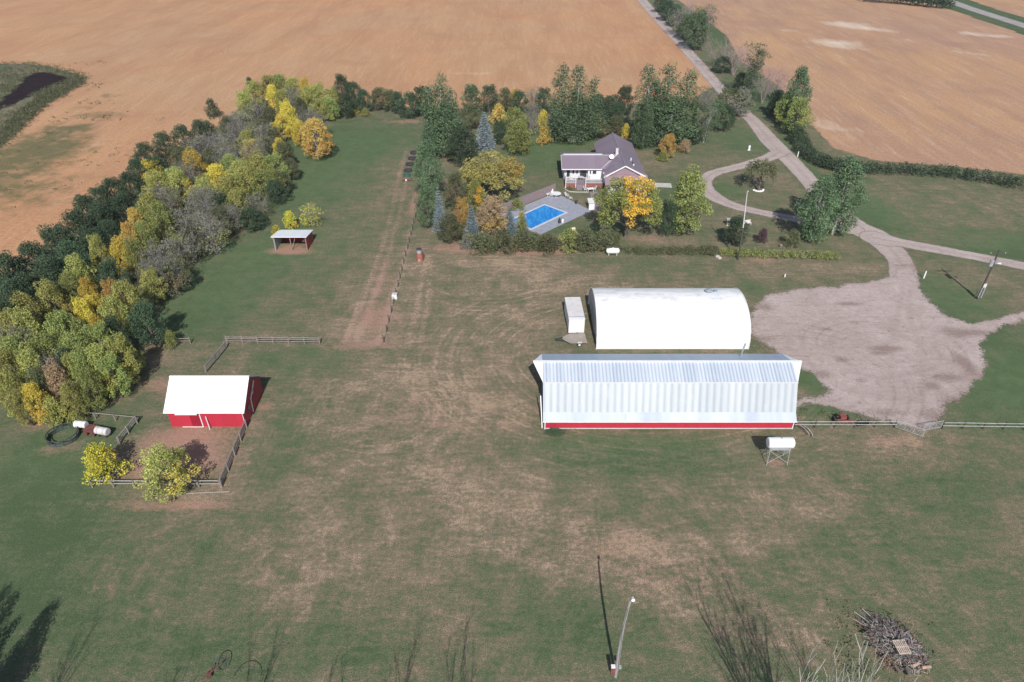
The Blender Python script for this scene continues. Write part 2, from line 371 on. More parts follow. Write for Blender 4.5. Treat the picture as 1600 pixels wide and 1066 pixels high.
for a in [  # bare pinkish soil
  (590,500,4,4,.55),(600,440,2.2,10,.35),(285,690,6,4,.5),(300,735,5,3,.5),(230,740,3,2,.5),(250,600,4,2,.3),(645,320,1.2,9,.5),(560,540,6,1.6,.5),(280,700,6,4,.42),(280,790,9,.9,.6),(455,393,4,1.2,.9),(455,385,3.4,2.2,.6),
  (780,390,14,1.6,.6),(730,385,5,2,.6),(840,395,8,1.2,.5),(1010,372,6,1.4,.4),(1080,395,10,.9,.35),(1180,407,6,1.2,.5),(640,190,5,2,.7),
  (1215,722,1.6,.8,.6),(960,850,7,3,.30),(1060,900,6,2,.28),(700,640,8,5,.2),(600,640,7,6,.14),(100,700,3,1.6,.45),(60,665,3,1.2,.5),(1325,775,4,1.5,.2),
  (700,730,3,2,.2),(410,635,1.5,1.2,.6),(1400,690,4,1.6,.4),(900,665,20,.5,.4),(1040,560,20,1,.5),(1130,560,9,1.2,.4),(1100,225,6,2,.25),(1010,240,6,5,.25),
  (540,170,8,2.5,.3),(870,215,10,3,.3),(230,540,5,2,.35),(255,600,3,2,.25),(620,290,2,12,.2)]: blob(dirt, *a)
lush = np.zeros(X.shape)
for a in [(560,225,15,16,1),(480,290,13,14,.9),(400,400,12,9,.9),(330,470,9,8,.9),(520,370,6,8,.5),(1450,330,26,10,.55),(1570,380,14,5,.8),(1350,310,6,10,.9),(1560,590,10,10,1),(1480,460,8,7,.8),(850,240,10,14,.9),(910,215,14,8,.5),(1170,215,10,10,.7),
          (1130,295,6,6,.7),(1270,595,3,2.5,.9),(1300,640,5,2,.8),(1190,455,4,5,.5),(60,720,9,5,.55),(480,560,7,4,.6),(430,660,5,6,.4),(1000,425,9,3,.4),(1100,60,10,60,.5),(920,365,6,3,.6),(1250,250,5,12,.7),(960,690,12,2,.4),(1040,240,8,8,.3)]: blob(lush, *a)
# wheel ruts and mower passes
for pts in ([(540,532),(565,470),(592,400),(612,330),(625,270),(636,232)],[(556,532),(582,470),(606,400),(625,330),(636,275),(642,240)],
            [(640,535),(652,480),(660,430),(668,402)],[(655,535),(668,480),(672,430),(674,408)],[(590,535),(612,470),(630,410),(645,340),(650,300)]):
    stroke(line, pts, .25, .55, .5); stroke(dirt, pts, .3, .18, .8)
rc = at(600, 645)
for k, r in enumerate(np.arange(2.2, 11.5, .75)):
    a0 = random.uniform(0, 6); n = 24; span = random.uniform(2.5, 5.5)
    stroke(line, [(rc[0] + r*1.0*cos(a0 + span*i/n), rc[1] + r*.92*sin(a0 + span*i/n)) for i in range(n)], .12, random.uniform(.12, .4), .35, px=False)
for k in range(18):      # long sweeping passes through the yard and the foreground
    o = k * random.uniform(.55, .75)
    base = [(640,720),(760,765),(900,800),(1060,860),(1240,960)]
    pts = [(x + random.uniform(-3,3), y - o*1.0*0) for x, y in base]
    wp = [(x + o*.55, y - o) for x, y in W(pts)]
    if k % 2: wp = wp[:-1]
    stroke(line, wp, .12, random.uniform(.1, .45), .4, px=False)
for k in range(16):
    o = k * .8; wp = [(x, y + o) for x, y in W([(1180,930),(1300,880),(1420,800),(1500,700),(1600,640)])]
    stroke(line, wp, .1, random.uniform(.05, .3), .4, px=False)
for k in range(14):
    xx = -29.5 + k*.75; stroke(line, [(xx, 60), (xx + .1, 66), (xx + .5, 71)], .12, random.uniform(.1, .35), .35, px=False)
for k in range(14):
    yy = 70 + k*.7; stroke(line, [(-30, yy), (-20, yy + random.uniform(-.5,.5)), (-8, yy + random.uniform(-1, 1))], .12, random.uniform(.05, .3), .35, px=False)
for k in range(18):
    yy = 93 + k*.75; x0 = random.uniform(-16, 0); stroke(line, [(x0, yy), (x0+12, yy + .2), (x0 + random.uniform(18,40), yy)], .15, random.uniform(.05, .3), .4, px=False)
mg, t, p = newmat('grass_ground'); v = coords(t)
A_dry, A_dirt, A_line = attr(t, 'dry'), attr(t, 'dirt'), attr(t, 'line')
nL = noise(t, v, .045, 3, .6, .3); nM = noise(t, v, .28, 5, .62, .4); nF = noise(t, v, 2.2, 6, .72); nX = noise(t, v, 9, 3, .7)
nS = noise(t, coords(t, (.35, 1.5, 1), radians(-24)), .9, 5, .65, .5)
nS2 = noise(t, coords(t, (1.4, .3, 1), radians(12)), .7, 5, .65, .5)
def cen(n, k): return mth(t, 'MULTIPLY', mth(t, 'SUBTRACT', n, .5), k)
d = mth(t, 'ADD', A_dry, cen(nL, .5)); d = mth(t, 'ADD', d, cen(nM, 1.05)); d = mth(t, 'ADD', d, cen(nF, 1.35)); d = mth(t, 'ADD', d, cen(nS, .85)); d = mth(t, 'ADD', d, cen(nX, .7))
d = mth(t, 'ADD', d, cen(nS2, .45))
def rings(t, v, c, r0, r1, pitch, amt, sq=1.0):
    mp = N(t, 'ShaderNodeMapping'); mp.inputs['Location'].default_value = (-c[0], -c[1]*sq, 0); mp.inputs['Scale'].default_value = (1, sq, 0); t.links.new(v, mp.inputs[0])
    ln = N(t, 'ShaderNodeVectorMath', operation='LENGTH'); t.links.new(mp.outputs[0], ln.inputs[0]); r = ln.outputs['Value']
    wob = mth(t, 'MULTIPLY', noise(t, v, .09, 3), 5.0)
    w1 = mth(t, 'SINE', mth(t, 'ADD', mth(t, 'MULTIPLY', r, 2*pi/pitch), wob)); w2 = mth(t, 'SINE', mth(t, 'ADD', mth(t, 'MULTIPLY', r, 2*pi/(pitch*.37)), wob))
    ln_ = mth(t, 'ADD', mth(t, 'POWER', mth(t, 'MULTIPLY_ADD', w1, .5, .5), 5.0), mth(t, 'MULTIPLY', w2, .22))
    a = N(t, 'ShaderNodeMapRange', interpolation_type='SMOOTHSTEP'); t.links.new(r, a.inputs[0]); a.inputs[1].default_value = r1; a.inputs[2].default_value = r1*.75
    b_ = N(t, 'ShaderNodeMapRange', interpolation_type='SMOOTHSTEP'); t.links.new(r, b_.inputs[0]); b_.inputs[1].default_value = r0; b_.inputs[2].default_value = r0*1.15 + .5
    m_ = mth(t, 'MULTIPLY', a.outputs[0], b_.outputs[0]); m_ = mth(t, 'MULTIPLY', m_, ramp(t, noise(t, v, .15, 5, .7), .43, .56)); m_ = mth(t, 'MULTIPLY', m_, ramp(t, noise(t, v, 1.3, 4, .8), .3, .65))
    return mth(t, 'MULTIPLY', mth(t, 'MULTIPLY', ln_, m_), amt*1.15)
RG_ = [(at(600,645), 3.5, 11, 1.4, .26, 1.15), (at(1290,760), 5, 15, 1.7, .15, 1.5), (at(1000,560), 14, 36, 1.9, .34, 1.35), (at(700,1200), 18, 36, 2.1, .2, .8), (at(1250,1250), 14, 34, 1.8, .2, .9), (at(760,440), 3, 20, 1.8, .22, 1.6),
       (at(330,900), 4, 16, 1.8, .18, 1.0), (at(900,150), 36, 62, 2.2, .24, 1.0), (at(1480,330), 4, 26, 2.4, .25, 1.4), (at(480,300), 4, 26, 2.2, .18, 2.2)]
for a_ in RG_: d = mth(t, 'ADD', d, rings(t, v, *a_))
d = mth(t, 'ADD', d, mth(t, 'MULTIPLY', A_line, mth(t, 'MULTIPLY_ADD', nF, 2.2, -.3)))
cr = N(t, 'ShaderNodeValToRGB'); t.links.new(d, cr.inputs[0]); e = cr.color_ramp.elements
e[0].position = 0.0; e[0].color = (.074,.110,.055,1); e[1].position = 1.05; e[1].color = (.37,.28,.20,1)
for pos, c in ((.22,(.103,.132,.072)),(.45,(.150,.145,.092)),(.70,(.230,.178,.130))):
    k = e.new(pos); k.color = (*c, 1)
lm = mth(t, 'MULTIPLY', mth(t, 'MULTIPLY', attr(t, 'lush'), ramp(t, d, .7, .1)), ramp(t, noise(t, v, .5, 6, .75, .4), .30, .68))
gcol = mixc(t, mth(t, 'MULTIPLY', lm, .85), cr.outputs[0], (.120,.178,.084))
dd = mth(t, 'ADD', A_dirt, mth(t, 'ADD', cen(nM, .55), cen(nF, .9))); dd = mth(t, 'ADD', dd, cen(nS, .35))
dd = ramp(t, dd, .18, .75)
c = mixc(t, mth(t, 'MULTIPLY', dd, .85), gcol, (.37,.22,.175))
nY = noise(t, v, 13, 3, .8)
c = mixc(t, ramp(t, nY, .38, .62), mixc(t, 1, c, (.74,.76,.74), 'MULTIPLY'), mixc(t, 1, c, (1.26,1.24,1.2), 'MULTIPLY'))
c = mixc(t, ramp(t, noise(t, v, 5.0, 5, .8), .60, .72), c, mixc(t, .5, c, (.33,.28,.20)))
c = mixc(t, ramp(t, noise(t, coords(t, (1,1.3,1), .4), 3.3, 5, .8), .60, .72), c, mixc(t, .45, c, (.045,.065,.035)))
c = mixc(t, ramp(t, nX, .36, .64), mixc(t, 1, c, (.72,.72,.72), 'MULTIPLY'), mixc(t, 1, c, (1.22,1.2,1.16), 'MULTIPLY'))
t.links.new(c, p.inputs['Base Color']); p.inputs['Roughness'].default_value = .95; p.inputs['Specular IOR Level'].default_value = .1
b = N(t, 'ShaderNodeBump'); b.inputs['Strength'].default_value = .6; b.inputs['Distance'].default_value = .12
t.links.new(mth(t, 'ADD', nF, nX), b.inputs['Height']); t.links.new(b.outputs[0], p.inputs['Normal'])
grid_sheet('ground', xs, ys, 0, {'dry': dry, 'dirt': dirt, 'line': np.clip(line, 0, .4)*.6, 'lush': np.clip(lush, 0, 1)}, mg)

# ---------- stubble fields
def field_mat(name, c1, c2, c3, pale, rot):
    m, t, p = newmat(name); v = coords(t)
    s1 = noise(t, coords(t, (1.8, .35, 1), rot), .05, 6, .6, .6); s2 = noise(t, coords(t, (2.2, .18, 1), rot + .15), .35, 5, .65, .3)
    L_ = noise(t, v, .012, 4, .55, .4); f = noise(t, v, 1.6, 5, .7)
    col = mixc(t, ramp(t, L_, .36, .64), c1, c2); col = mixc(t, mth(t, 'MULTIPLY', ramp(t, s1, .38, .7), .75), col, c3)
    col = mixc(t, mth(t, 'MULTIPLY', ramp(t, s2, .5, .72), .32), col, pale)
    s3 = noise(t, coords(t, (3.0, .12, 1), rot - .3), .9, 4, .6); col = mixc(t, mth(t, 'MULTIPLY', ramp(t, s3, .52, .75), .22), col, c3)
    col = mixc(t, mth(t, 'MULTIPLY', ramp(t, noise(t, v, .045, 5, .65, .6), .52, .68), .45), col, c3)
    col = mixc(t, ramp(t, mth(t, 'ADD', attr(t, 'pale'), mth(t, 'MULTIPLY', mth(t, 'SUBTRACT', noise(t, coords(t, (1.6,.5,1), rot), .14, 6, .7, .5), .5), 1.5)), .35, 1.1), col, pale)
    gr = mth(t, 'ADD', attr(t, 'weed'), mth(t, 'ADD', mth(t, 'MULTIPLY', mth(t, 'SUBTRACT', noise(t, v, .22, 6, .7), .5), 1.6), mth(t, 'MULTIPLY', mth(t, 'SUBTRACT', f, .5), .8)))
    col = mixc(t, mth(t, 'MULTIPLY', ramp(t, gr, .35, .8), .9), col, (.12,.12,.06))
    col = mixc(t, ramp(t, f, .36, .64), mixc(t, 1, col, (.82,.82,.82), 'MULTIPLY'), mixc(t, 1, col, (1.15,1.15,1.15), 'MULTIPLY'))
    t.links.new(col, p.inputs['Base Color']); p.inputs['Roughness'].default_value = 1; p.inputs['Specular IOR Level'].default_value = .05
    b = N(t, 'ShaderNodeBump'); b.inputs['Strength'].default_value = .5; b.inputs['Distance'].default_value = .2
    t.links.new(mth(t, 'ADD', f, s2), b.inputs['Height']); t.links.new(b.outputs[0], p.inputs['Normal'])
    ragged(t, p.outputs[0], 1.4, .5, .7)
    return m
def gblob(A, X, Y, px, py, rx, ry, amt, rot=0):
    cx, cy = at(px, py); dx, dy = X-cx, Y-cy
    if rot: c, s = cos(rot), sin(rot); dx, dy = dx*c + dy*s, -dx*s + dy*c
    A += amt*np.exp(-((dx/rx)**2 + (dy/ry)**2))
fx = axis(-1700, 150, -230, 66, 1.5, 1.1); fy = axis(60, 2500, 70, 400, 1.5, 1.1); FX, FY = np.meshgrid(fx, fy)
polyW = [(66, 2500), (66, 393), (66.5, 300), at(1118,134), at(1080,158), at(900,168), at(640,172), at(540,158), at(400,150), at(310,225), at(190,305), at(60,400), at(-120,500), (-300, 70), (-1700, 60), (-1700, 2500)]
sdw = sdist(FX, FY, polyW); pale = np.zeros(FX.shape); weed = np.zeros(FX.shape)
for a in [(10,250,14,26,.55),(120,270,10,10,.3),(90,205,8,8,.35),(30,330,14,8,.35),(160,180,9,4,.5),(125,200,6,3,.3),(170,150,4,4,.6),(240,190,3,2,.3),(0,300,20,6,.4),(150,230,20,6,.22),(130,170,6,4,.4),(60,245,10,18,.35)]: gblob(weed, FX, FY, *a)
for a in [(740,115,10,3,.6),(560,105,14,3,.4),(345,128,10,4,.3),(950,125,8,6,.4),(100,160,12,5,.3),(60,85,24,4,.4),(640,150,16,2,.5),(240,200,8,3,.5),(120,310,14,3,.5)]: gblob(pale, FX, FY, *a)
mw = field_mat('stubble_field_west', (.49,.265,.140), (.44,.28,.165), (.37,.20,.115), (.58,.42,.28), radians(8))
grid_sheet('stubble_field', fx, fy, .004, {'edge': sdw, 'pale': np.clip(pale,0,1), 'weed': weed}, mw, sdw > -2.5)
ex = axis(60, 1800, 75, 330, 1.5, 1.1); ey = axis(90, 2500, 120, 420, 1.5, 1.1); EX, EY = np.meshgrid(ex, ey)
polyE = [(86, 2500), (86, 393), (87, 300), at(1155,95), at(1215,135), at(1268,196), at(1300,232), at(1370,252), at(1500,262), at(1620,276), (400, 150), (900, 150), (1800, 300), (1800, 2500)]
sde = sdist(EX, EY, polyE); pale = np.zeros(EX.shape); weed = np.zeros(EX.shape)
for a in [(1320,37,12,7,.9,-.5),(1355,45,14,5,.9,-.6),(1305,67,11,8,1.0,-.4),(1330,76,10,4,.5,-.5),(1515,52,8,5,.7,-.4),(1545,57,9,3,.6,-.4),(1570,56,5,4,.6,-.3),(1495,76,16,5,.45,-.6),(1525,85,9,3,.5,-.6),(1420,98,10,6,.3,-.5),(1420,62,9,6,.35),(1340,205,20,3,.35,-.3),(1535,43,4,3,.6),(1290,190,6,8,.5),(1390,30,12,6,.3,-.4),(1580,110,12,6,.3,-.5),(1480,190,10,5,.3,-.3),(1230,48,8,5,.5),(1350,130,14,5,.3,-.6)]: gblob(pale, EX, EY, *a)
me_ = field_mat('stubble_field_east', (.41,.25,.165), (.46,.275,.15), (.32,.195,.14), (.60,.49,.39), radians(-28))
grid_sheet('stubble_field', ex, ey, .004, {'edge': sde, 'pale': np.clip(pale,0,1), 'weed': weed}, me_, sde > -2.5)

# ---------- slough (dark wet hollow with reeds) at the far left
gx = axis(-215, -120, -215, -118, 1.0, 1.1); gy = axis(140, 270, 145, 262, 1.0, 1.1); GX, GY = np.meshgrid(gx, gy)
polyS = smooth_line(W([(-60,105),(0,100),(50,100),(95,108),(128,118),(132,128),(105,145),(60,175),(30,205),(-10,240),(-60,250),(-60,105)]), 4)
s1 = sdist(GX, GY, polyS)
m, t, p = newmat('slough_reeds'); v = coords(t); f = noise(t, v, 1.4, 5, .7)
col = mixc(t, ramp(t, noise(t, v, .12, 4), .35, .65), (.085,.11,.05), (.25,.19,.12)); col = mixc(t, ramp(t, f, .35, .75), col, (.055,.07,.035))
t.links.new(col, p.inputs['Base Color']); p.inputs['Roughness'].default_value = 1; ragged(t, p.outputs[0], 4, .25, 1.2)
grid_sheet('marsh_ground', gx, gy, .008, {'edge': s1}, m, s1 > -2)
polyP = smooth_line(W([(-60,190),(-30,172),(0,155),(28,131),(45,117),(70,112),(110,121),(107,127),(70,141),(42,155),(0,173),(-60,200),(-60,190)]), 4)
s2 = sdist(GX, GY, polyP)
m, t, p = newmat('slough_mud'); v = coords(t)
t.links.new(mixc(t, ramp(t, noise(t, v, .4, 5, .7), .3, .7), (.010,.007,.010), (.035,.022,.024)), p.inputs['Base Color']); p.inputs['Roughness'].default_value = 1; p.inputs['Specular IOR Level'].default_value = .05
ragged(t, p.outputs[0], 3.5, .22, 1.5)
grid_sheet('slough_mud', gx, gy, .012, {'edge': s2}, m, s2 > -2)

# ---------- gravel yard and driveways
def gravel_mat(name, c1, c2, c3, RG=.55):
    m, t, p = newmat(name); v = coords(t); f = noise(t, v, 3.5, 6, .75); g = noise(t, v, 14, 3, .7); L_ = noise(t, v, .18, 4, .6, .4)
    sw = noise(t, coords(t, (.5, 2.4, 1), radians(-10)), .9, 5, .65, 1.2)
    col = mixc(t, ramp(t, L_, .35, .65), c1, c2); col = mixc(t, mth(t, 'MULTIPLY', ramp(t, sw, .5, .68), .35), col, c3)
    col = mixc(t, mth(t, 'MULTIPLY', ramp(t, noise(t, v, .9, 5, .75), .58, .70), .65), col, (.19,.13,.11))
    for q_ in (((39.5,71.5), 2, 17, 1.7, .55, 1.0), ((52,78), 3, 14, 1.9, .45, 1.3)): col = mixc(t, mth(t, 'MAXIMUM', rings(t, v, *q_), 0.0), col, c3)
    col = mixc(t, ramp(t, noise(t, v, 1.7, 5, .8), .35, .75), mixc(t, 1, col, (.80,.77,.75), 'MULTIPLY'), col)
    col = mixc(t, mth(t, 'MULTIPLY', ramp(t, noise(t, v, .16, 6, .75, .5), .50, .66), .35), col, (.275,.195,.165))
    cl_ = ramp(t, mth(t, 'ADD', mth(t, 'MULTIPLY', attr(t, 'clod'), .55), noise(t, v, 2.6, 6, .85)), .62, .92)
    col = mixc(t, mth(t, 'MULTIPLY', cl_, .6), col, (.17,.115,.095))
    rut = attr(t, 'rut'); col = mixc(t, mth(t, 'MULTIPLY', rut, mth(t, 'MULTIPLY_ADD', f, 1.0, .1)), col, c3)
    grs = mth(t, 'SUBTRACT', 1.15, mth(t, 'MULTIPLY', attr(t, 'edge'), .8)); 
    gf = ramp(t, mth(t, 'ADD', grs, mth(t, 'MULTIPLY', mth(t, 'SUBTRACT', f, .5), 3.0)), .75, 1.6)
    col = mixc(t, mth(t, 'MULTIPLY', gf, .8), col, (.21,.15,.115))
    col = mixc(t, ramp(t, g, .38, .62), mixc(t, 1, col, (.78,.78,.78), 'MULTIPLY'), mixc(t, 1, col, (1.2,1.2,1.2), 'MULTIPLY'))
    t.links.new(col, p.inputs['Base Color']); p.inputs['Roughness'].default_value = .95; p.inputs['Specular IOR Level'].default_value = .1
    b = N(t, 'ShaderNodeBump'); b.inputs['Strength'].default_value = .5; b.inputs['Distance'].default_value = .06
    t.links.new(mth(t, 'ADD', f, g), b.inputs['Height']); t.links.new(b.outputs[0], p.inputs['Normal'])
    ragged(t, p.outputs[0], RG, .45, .3)
    return m
G1 = gravel_mat('yard_gravel', (.44,.365,.34), (.51,.435,.41), (.28,.20,.185), 2.2)
G2 = gravel_mat('drive_gravel', (.45,.385,.36), (.51,.44,.415), (.27,.205,.18))
yx = np.arange(28, 84, .5); yy_ = np.arange(58, 110, .5); YX, YY = np.meshgrid(yx, yy_)
polyY = W([(1178,482),(1196,462),(1240,452),(1300,447),(1355,441),(1392,432),(1400,415),(1425,415),(1436,440),(1452,470),(1480,495),(1520,505),(1560,497),(1600,484),(1640,478),(1640,498),(1600,500),(1550,520),(1535,535),(1541,560),(1535,590),(1505,618),(1480,640),(1470,662),(1440,672),(1400,664),(1360,652),(1310,641),(1268,632),(1240,640),(1240,622),(1282,620),(1294,610),(1275,590),(1250,573),(1225,560),(1205,545),(1180,530),(1168,515),(1168,500)])
sy = sdist(YX, YY, polyY); rut = np.zeros(YX.shape)
for k in range(9):
    c0 = at(1390, 555); r = 3 + k*1.35; a0 = random.uniform(3.2, 4.4); n = 16
    pts = [(c0[0] + r*1.1*cos(a0 + 1.9*i/n), c0[1] + r*.9*sin(a0 + 1.9*i/n)) for i in range(n)]
    rut += random.uniform(.2, .6)*np.clip(1 - (ldist(YX, YY, pts) - .1)/.5, 0, 1)
for pts in ([(1250,540),(1300,570),(1380,590),(1470,570),(1530,540),(1600,495)],[(1250,520),(1262,560),(1300,600),(1390,625),(1470,600)],[(1412,440),(1405,480),(1390,560),(1400,640)],[(1425,440),(1420,490),(1440,560),(1440,650)]):
    rut += .45*np.clip(1 - (ldist(YX, YY, smooth_line(W(pts), 4)) - .1)/.5, 0, 1)
clod = np.zeros(YX.shape)
for a in [(1455,603,1.2,.9,1),(1480,590,2.4,.9,.9),(1385,545,3.0,.8,1),(1375,553,1.6,.5,.8),(1325,475,2.2,.6,1),(1290,515,1.4,.5,.8),(1315,562,1.3,.7,.8),(1490,520,2,2,.8),(1338,505,1,.5,.7),(1345,595,1.2,.5,.8),(1285,585,1.6,1,.8),(1510,570,1.2,3.5,.9),(1490,630,2,2,.9),(1385,645,2.6,.8,.7),(1195,480,1.6,1.6,.8),(1190,530,3,1,.7),(1460,650,2.4,1.6,.8),(1530,520,3,1,.7)]: gblob(clod, YX, YY, *a)
grid_sheet('gravel_yard', yx, yy_, .026, {'edge': sy, 'rut': np.clip(rut,0,1)*.7, 'clod': np.clip(clod,0,1)}, G1, sy > -1.5)
def road(name, pts, widths, z, material, x0, x1, y0, y1, step=.6, rutoff=.8, px=True):
    wp = W(pts) if px else pts
    k = 5; sp = smooth_line(wp, k); wd = np.interp(np.arange(len(sp)) / k, np.arange(len(widths)), widths)
    rx = np.arange(x0, x1, step); ry = np.arange(y0, y1, step); RX, RY = np.meshgrid(rx, ry)
    d = -ldist(RX, RY, sp, wd); c = ldist(RX, RY, sp)
    rt = np.clip(1 - np.abs(c - 0)/.55, 0, 1)*.8 + .25*np.clip(1 - np.abs(c - rutoff*2.0)/.4, 0, 1)
    return grid_sheet(name, rx, ry, z, {'edge': d, 'rut': rt}, material, d > -1.2)
road('driveway', [(1003,0),(1030,32),(1060,64),(1090,98),(1125,138),(1150,165),(1178,190),(1205,222),(1232,248),(1262,280),(1295,318),(1332,352),(1365,368),(1392,390),(1408,412),(1413,440)],
     [5.6,5,4.6,4.6,4.4,4.2,4.4,5.5,5,4.6,4.6,6.5,6.5,5.2,4.4,5], .014, G2, 44, 84, 94, 398)
road('driveway', [(1222,236),(1200,247),(1160,259),(1120,269),(1103,279),(1101,291),(1112,305),(1142,320),(1184,331),(1240,342),(1290,350),(1330,358)],
     [5,3.8,3.4,3.4,3.6,3.8,4.2,3.6,3.2,3.4,4,5], .018, G2, 30, 80, 108, 160, .5)
road('driveway', [(1368,372),(1410,380),(1470,391),(1540,404),(1620,420),(1700,436)], [6,4,3.8,3.6,3.6,3.6], .022, G2, 60, 108, 92, 122, .5)
RT = gravel_mat('grid_road', (.36,.34,.34), (.42,.40,.40), (.30,.28,.28))
road('gravel_road', [(262, 720), (248, 500), (226.5, 393), (222, 322), (219, 250), (214, 60)], [7]*6, .014, RT, 205, 275, 60, 700, 1.2, px=False)
road('road_verge', [(262, 720), (248, 500), (226.5, 393), (222, 322), (219, 250), (214, 60)], [19]*6, .010, mg, 200, 285, 60, 700, 1.5, px=False)

# ------------------------------------------------------------------ tree prototypes
def leaf_mesh(name, clumps, per, size, out=.55, extra=None, flat=1.0):
    """clumps: list of (cx,cy,cz, rx,ry,rz, tone, hue). small folded leaf sprays scattered through each clump's shell"""
    V = []; T = []; ph = RS.uniform(0, 6.28, 3); kk = 2.2/max(1.5, max(abs(c[0]) for c in clumps))
    for (cx, cy, cz, rx, ry, rz, tone, hue) in clumps:
        if extra is None: hue = .5 + .28*sin(cx*kk + ph[0]) + .22*sin(cz*kk*1.1 + ph[1]) + .12*sin(cy*kk + ph[2]) + .16*(hue - .5)
        n = max(6, int(per * (rx*ry + ry*rz + rx*rz) / 3))
        d = RS.normal(size=(n, 3)); d[:, 2] = np.where(d[:, 2] < -.2, d[:, 2]*.5, d[:, 2]); d /= np.linalg.norm(d, axis=1)[:, None]
        r = RS.uniform(.45, 1.08, n)**.6
        P = np.array((cx, cy, cz)) + d * r[:, None] * np.array((rx, ry, rz))
        nr = d*out + RS.normal(size=(n, 3))*.55 + np.array((0, 0, .25)); nr /= np.linalg.norm(nr, axis=1)[:, None]
        a = np.cross(nr, RS.normal(size=(n, 3))); a /= np.linalg.norm(a, axis=1)[:, None]; b = np.cross(nr, a)
        s = size * RS.uniform(.55, 1.25, n)[:, None]
        j = lambda: 1 + RS.uniform(-.35, .35, (n, 1))
        q = np.stack([P - a*s*j(), P - b*s*.7*j() + nr*s*.25, P + a*s*j(), P + b*s*.7*j() - nr*s*.1], 1)
        V.append(q.reshape(-1, 3))
        tn = np.clip(tone*1.2 - .1 + RS.uniform(-.4, .4, n), 0, 1); hu = np.clip(hue + RS.uniform(-.06, .06, n), 0, 1)
        c = np.stack([tn, hu, np.zeros(n), np.ones(n)], -1); T.append(np.repeat(c, 4, axis=0))
    V = np.concatenate(V); T = np.concatenate(T); nq = len(V)//4
    me = bpy.data.meshes.new(name); me.vertices.add(len(V)); me.vertices.foreach_set('co', V.astype('f').ravel())
    me.loops.add(len(V)); me.loops.foreach_set('vertex_index', np.arange(len(V), dtype='i'))
    me.polygons.add(nq); me.polygons.foreach_set('loop_start', np.arange(0, len(V), 4, dtype='i')); me.update(calc_edges=True)
    a = me.attributes.new('tone', 'FLOAT_COLOR', 'POINT'); a.data.foreach_set('color', T.astype('f').ravel())
    me.materials.append(FOL['G'])
    return me
def limb_set(mb, targets, z0, r0, base=(0,0,0), lean=(0,0), wob=.25):
    top = max(tz for *_, tz in targets)
    n = 6; trunk = [(base[0] + lean[0]*i/n + random.uniform(-1,1)*.05*i, base[1] + lean[1]*i/n + random.uniform(-1,1)*.05*i, base[2] - .15 + (top*.8)*i/n) for i in range(n+1)]
    mb.tube(trunk, [r0*(1 - .8*i/n) for i in range(n+1)], 7)
    for tx, ty, tz in targets:
        zz = max(z0, min(tz - .8, top*.7)) * random.uniform(.55, .95); f = zz/(top*.8)*n; i = min(int(f), n-1); u = f - i
        s = np.array(trunk[i])*(1-u) + np.array(trunk[i+1])*u; e_ = np.array((tx, ty, tz)); mid = (s + e_)/2 + np.array((random.uniform(-wob,wob), random.uniform(-wob,wob), .3))
        mb.tube([s, mid, e_], [r0*.38, r0*.24, r0*.07], 5)
PROTO = {}
def reg(shape, w_, h_, crown, trunk, trunk_mat, inner=None):
    if shape in ('bare', 'sparse', 'twigs', 'slender'):      # measure the grown branches instead of trusting the plan
        co = np.empty(len(trunk.vertices)*3); trunk.vertices.foreach_get('co', co); co = co.reshape(-1, 3)
        h_ = np.percentile(co[:, 2], 99.5)*1.02; w_ = 2*np.percentile(np.hypot(co[:, 0], co[:, 1]), 96)
        if crown:
            cc = np.empty(len(crown.vertices)*3); crown.vertices.foreach_get('co', cc); cc = cc.reshape(-1, 3)
            k = h_/cc[:, 2].max()*.97; kx = w_/(2*np.percentile(np.hypot(cc[:, 0], cc[:, 1]), 96)); cc *= (kx, kx, k); crown.vertices.foreach_set('co', cc.ravel()); crown.update()
    PROTO.setdefault(shape, []).append((w_, h_, crown, trunk, trunk_mat))
def clump_cloud(n, rad, z0, z1, prof, cr, zs=1.0, spread=1.0):
    out = []
    for i in range(n):
        u = (i + random.random())/n; z = z0 + (z1 - z0)*u; R = prof(u)*rad
        a = i*2.399 + random.uniform(-.5,.5); rr = R*math.sqrt(random.uniform(.12, 1))*spread
        c = cr*random.uniform(.6, 1.35)
        out.append((rr*cos(a), rr*sin(a), z, c, c*random.uniform(.8,1.1), c*.8*zs, random.uniform(.3,.75), random.random()))
    return out
random.seed(21)
for k in range(4):     # round broadleaf, 7 m wide, 8 m high
    cl = clump_cloud(66, 3.05, 1.2, 7.4, lambda u: (1 - abs(2*u-.75)**2.2*.62)*random.uniform(.75,1.15) if u < .9 else .42, .76)
    mb = MB(); limb_set(mb, [c[:3] for c in cl[::3]], 1.2, .2)
    reg('round', 7.4, 8.0, leaf_mesh('crown', cl, 265, .11, .38), mb.mesh('trunk', M['bark']), 'bark')
for k in range(3):     # shrub / low dense crown touching the ground, 5 m wide, 4 m high
    cl = clump_cloud(44, 2.1, .4, 3.5, lambda u: (1 - u**2.0*.72)*random.uniform(.75,1.15), .6)
    mb = MB()
    for i in range(6):
        c = cl[i*4]; mb.tube([(random.uniform(-.3,.3), random.uniform(-.3,.3), -.1), (c[0]*.5, c[1]*.5, c[2]*.6), c[:3]], [.09,.06,.02], 5)
    reg('shrub', 5.4, 4.1, leaf_mesh('crown', cl, 210, .105, .38), mb.mesh('stems', M['bark']), 'bark')
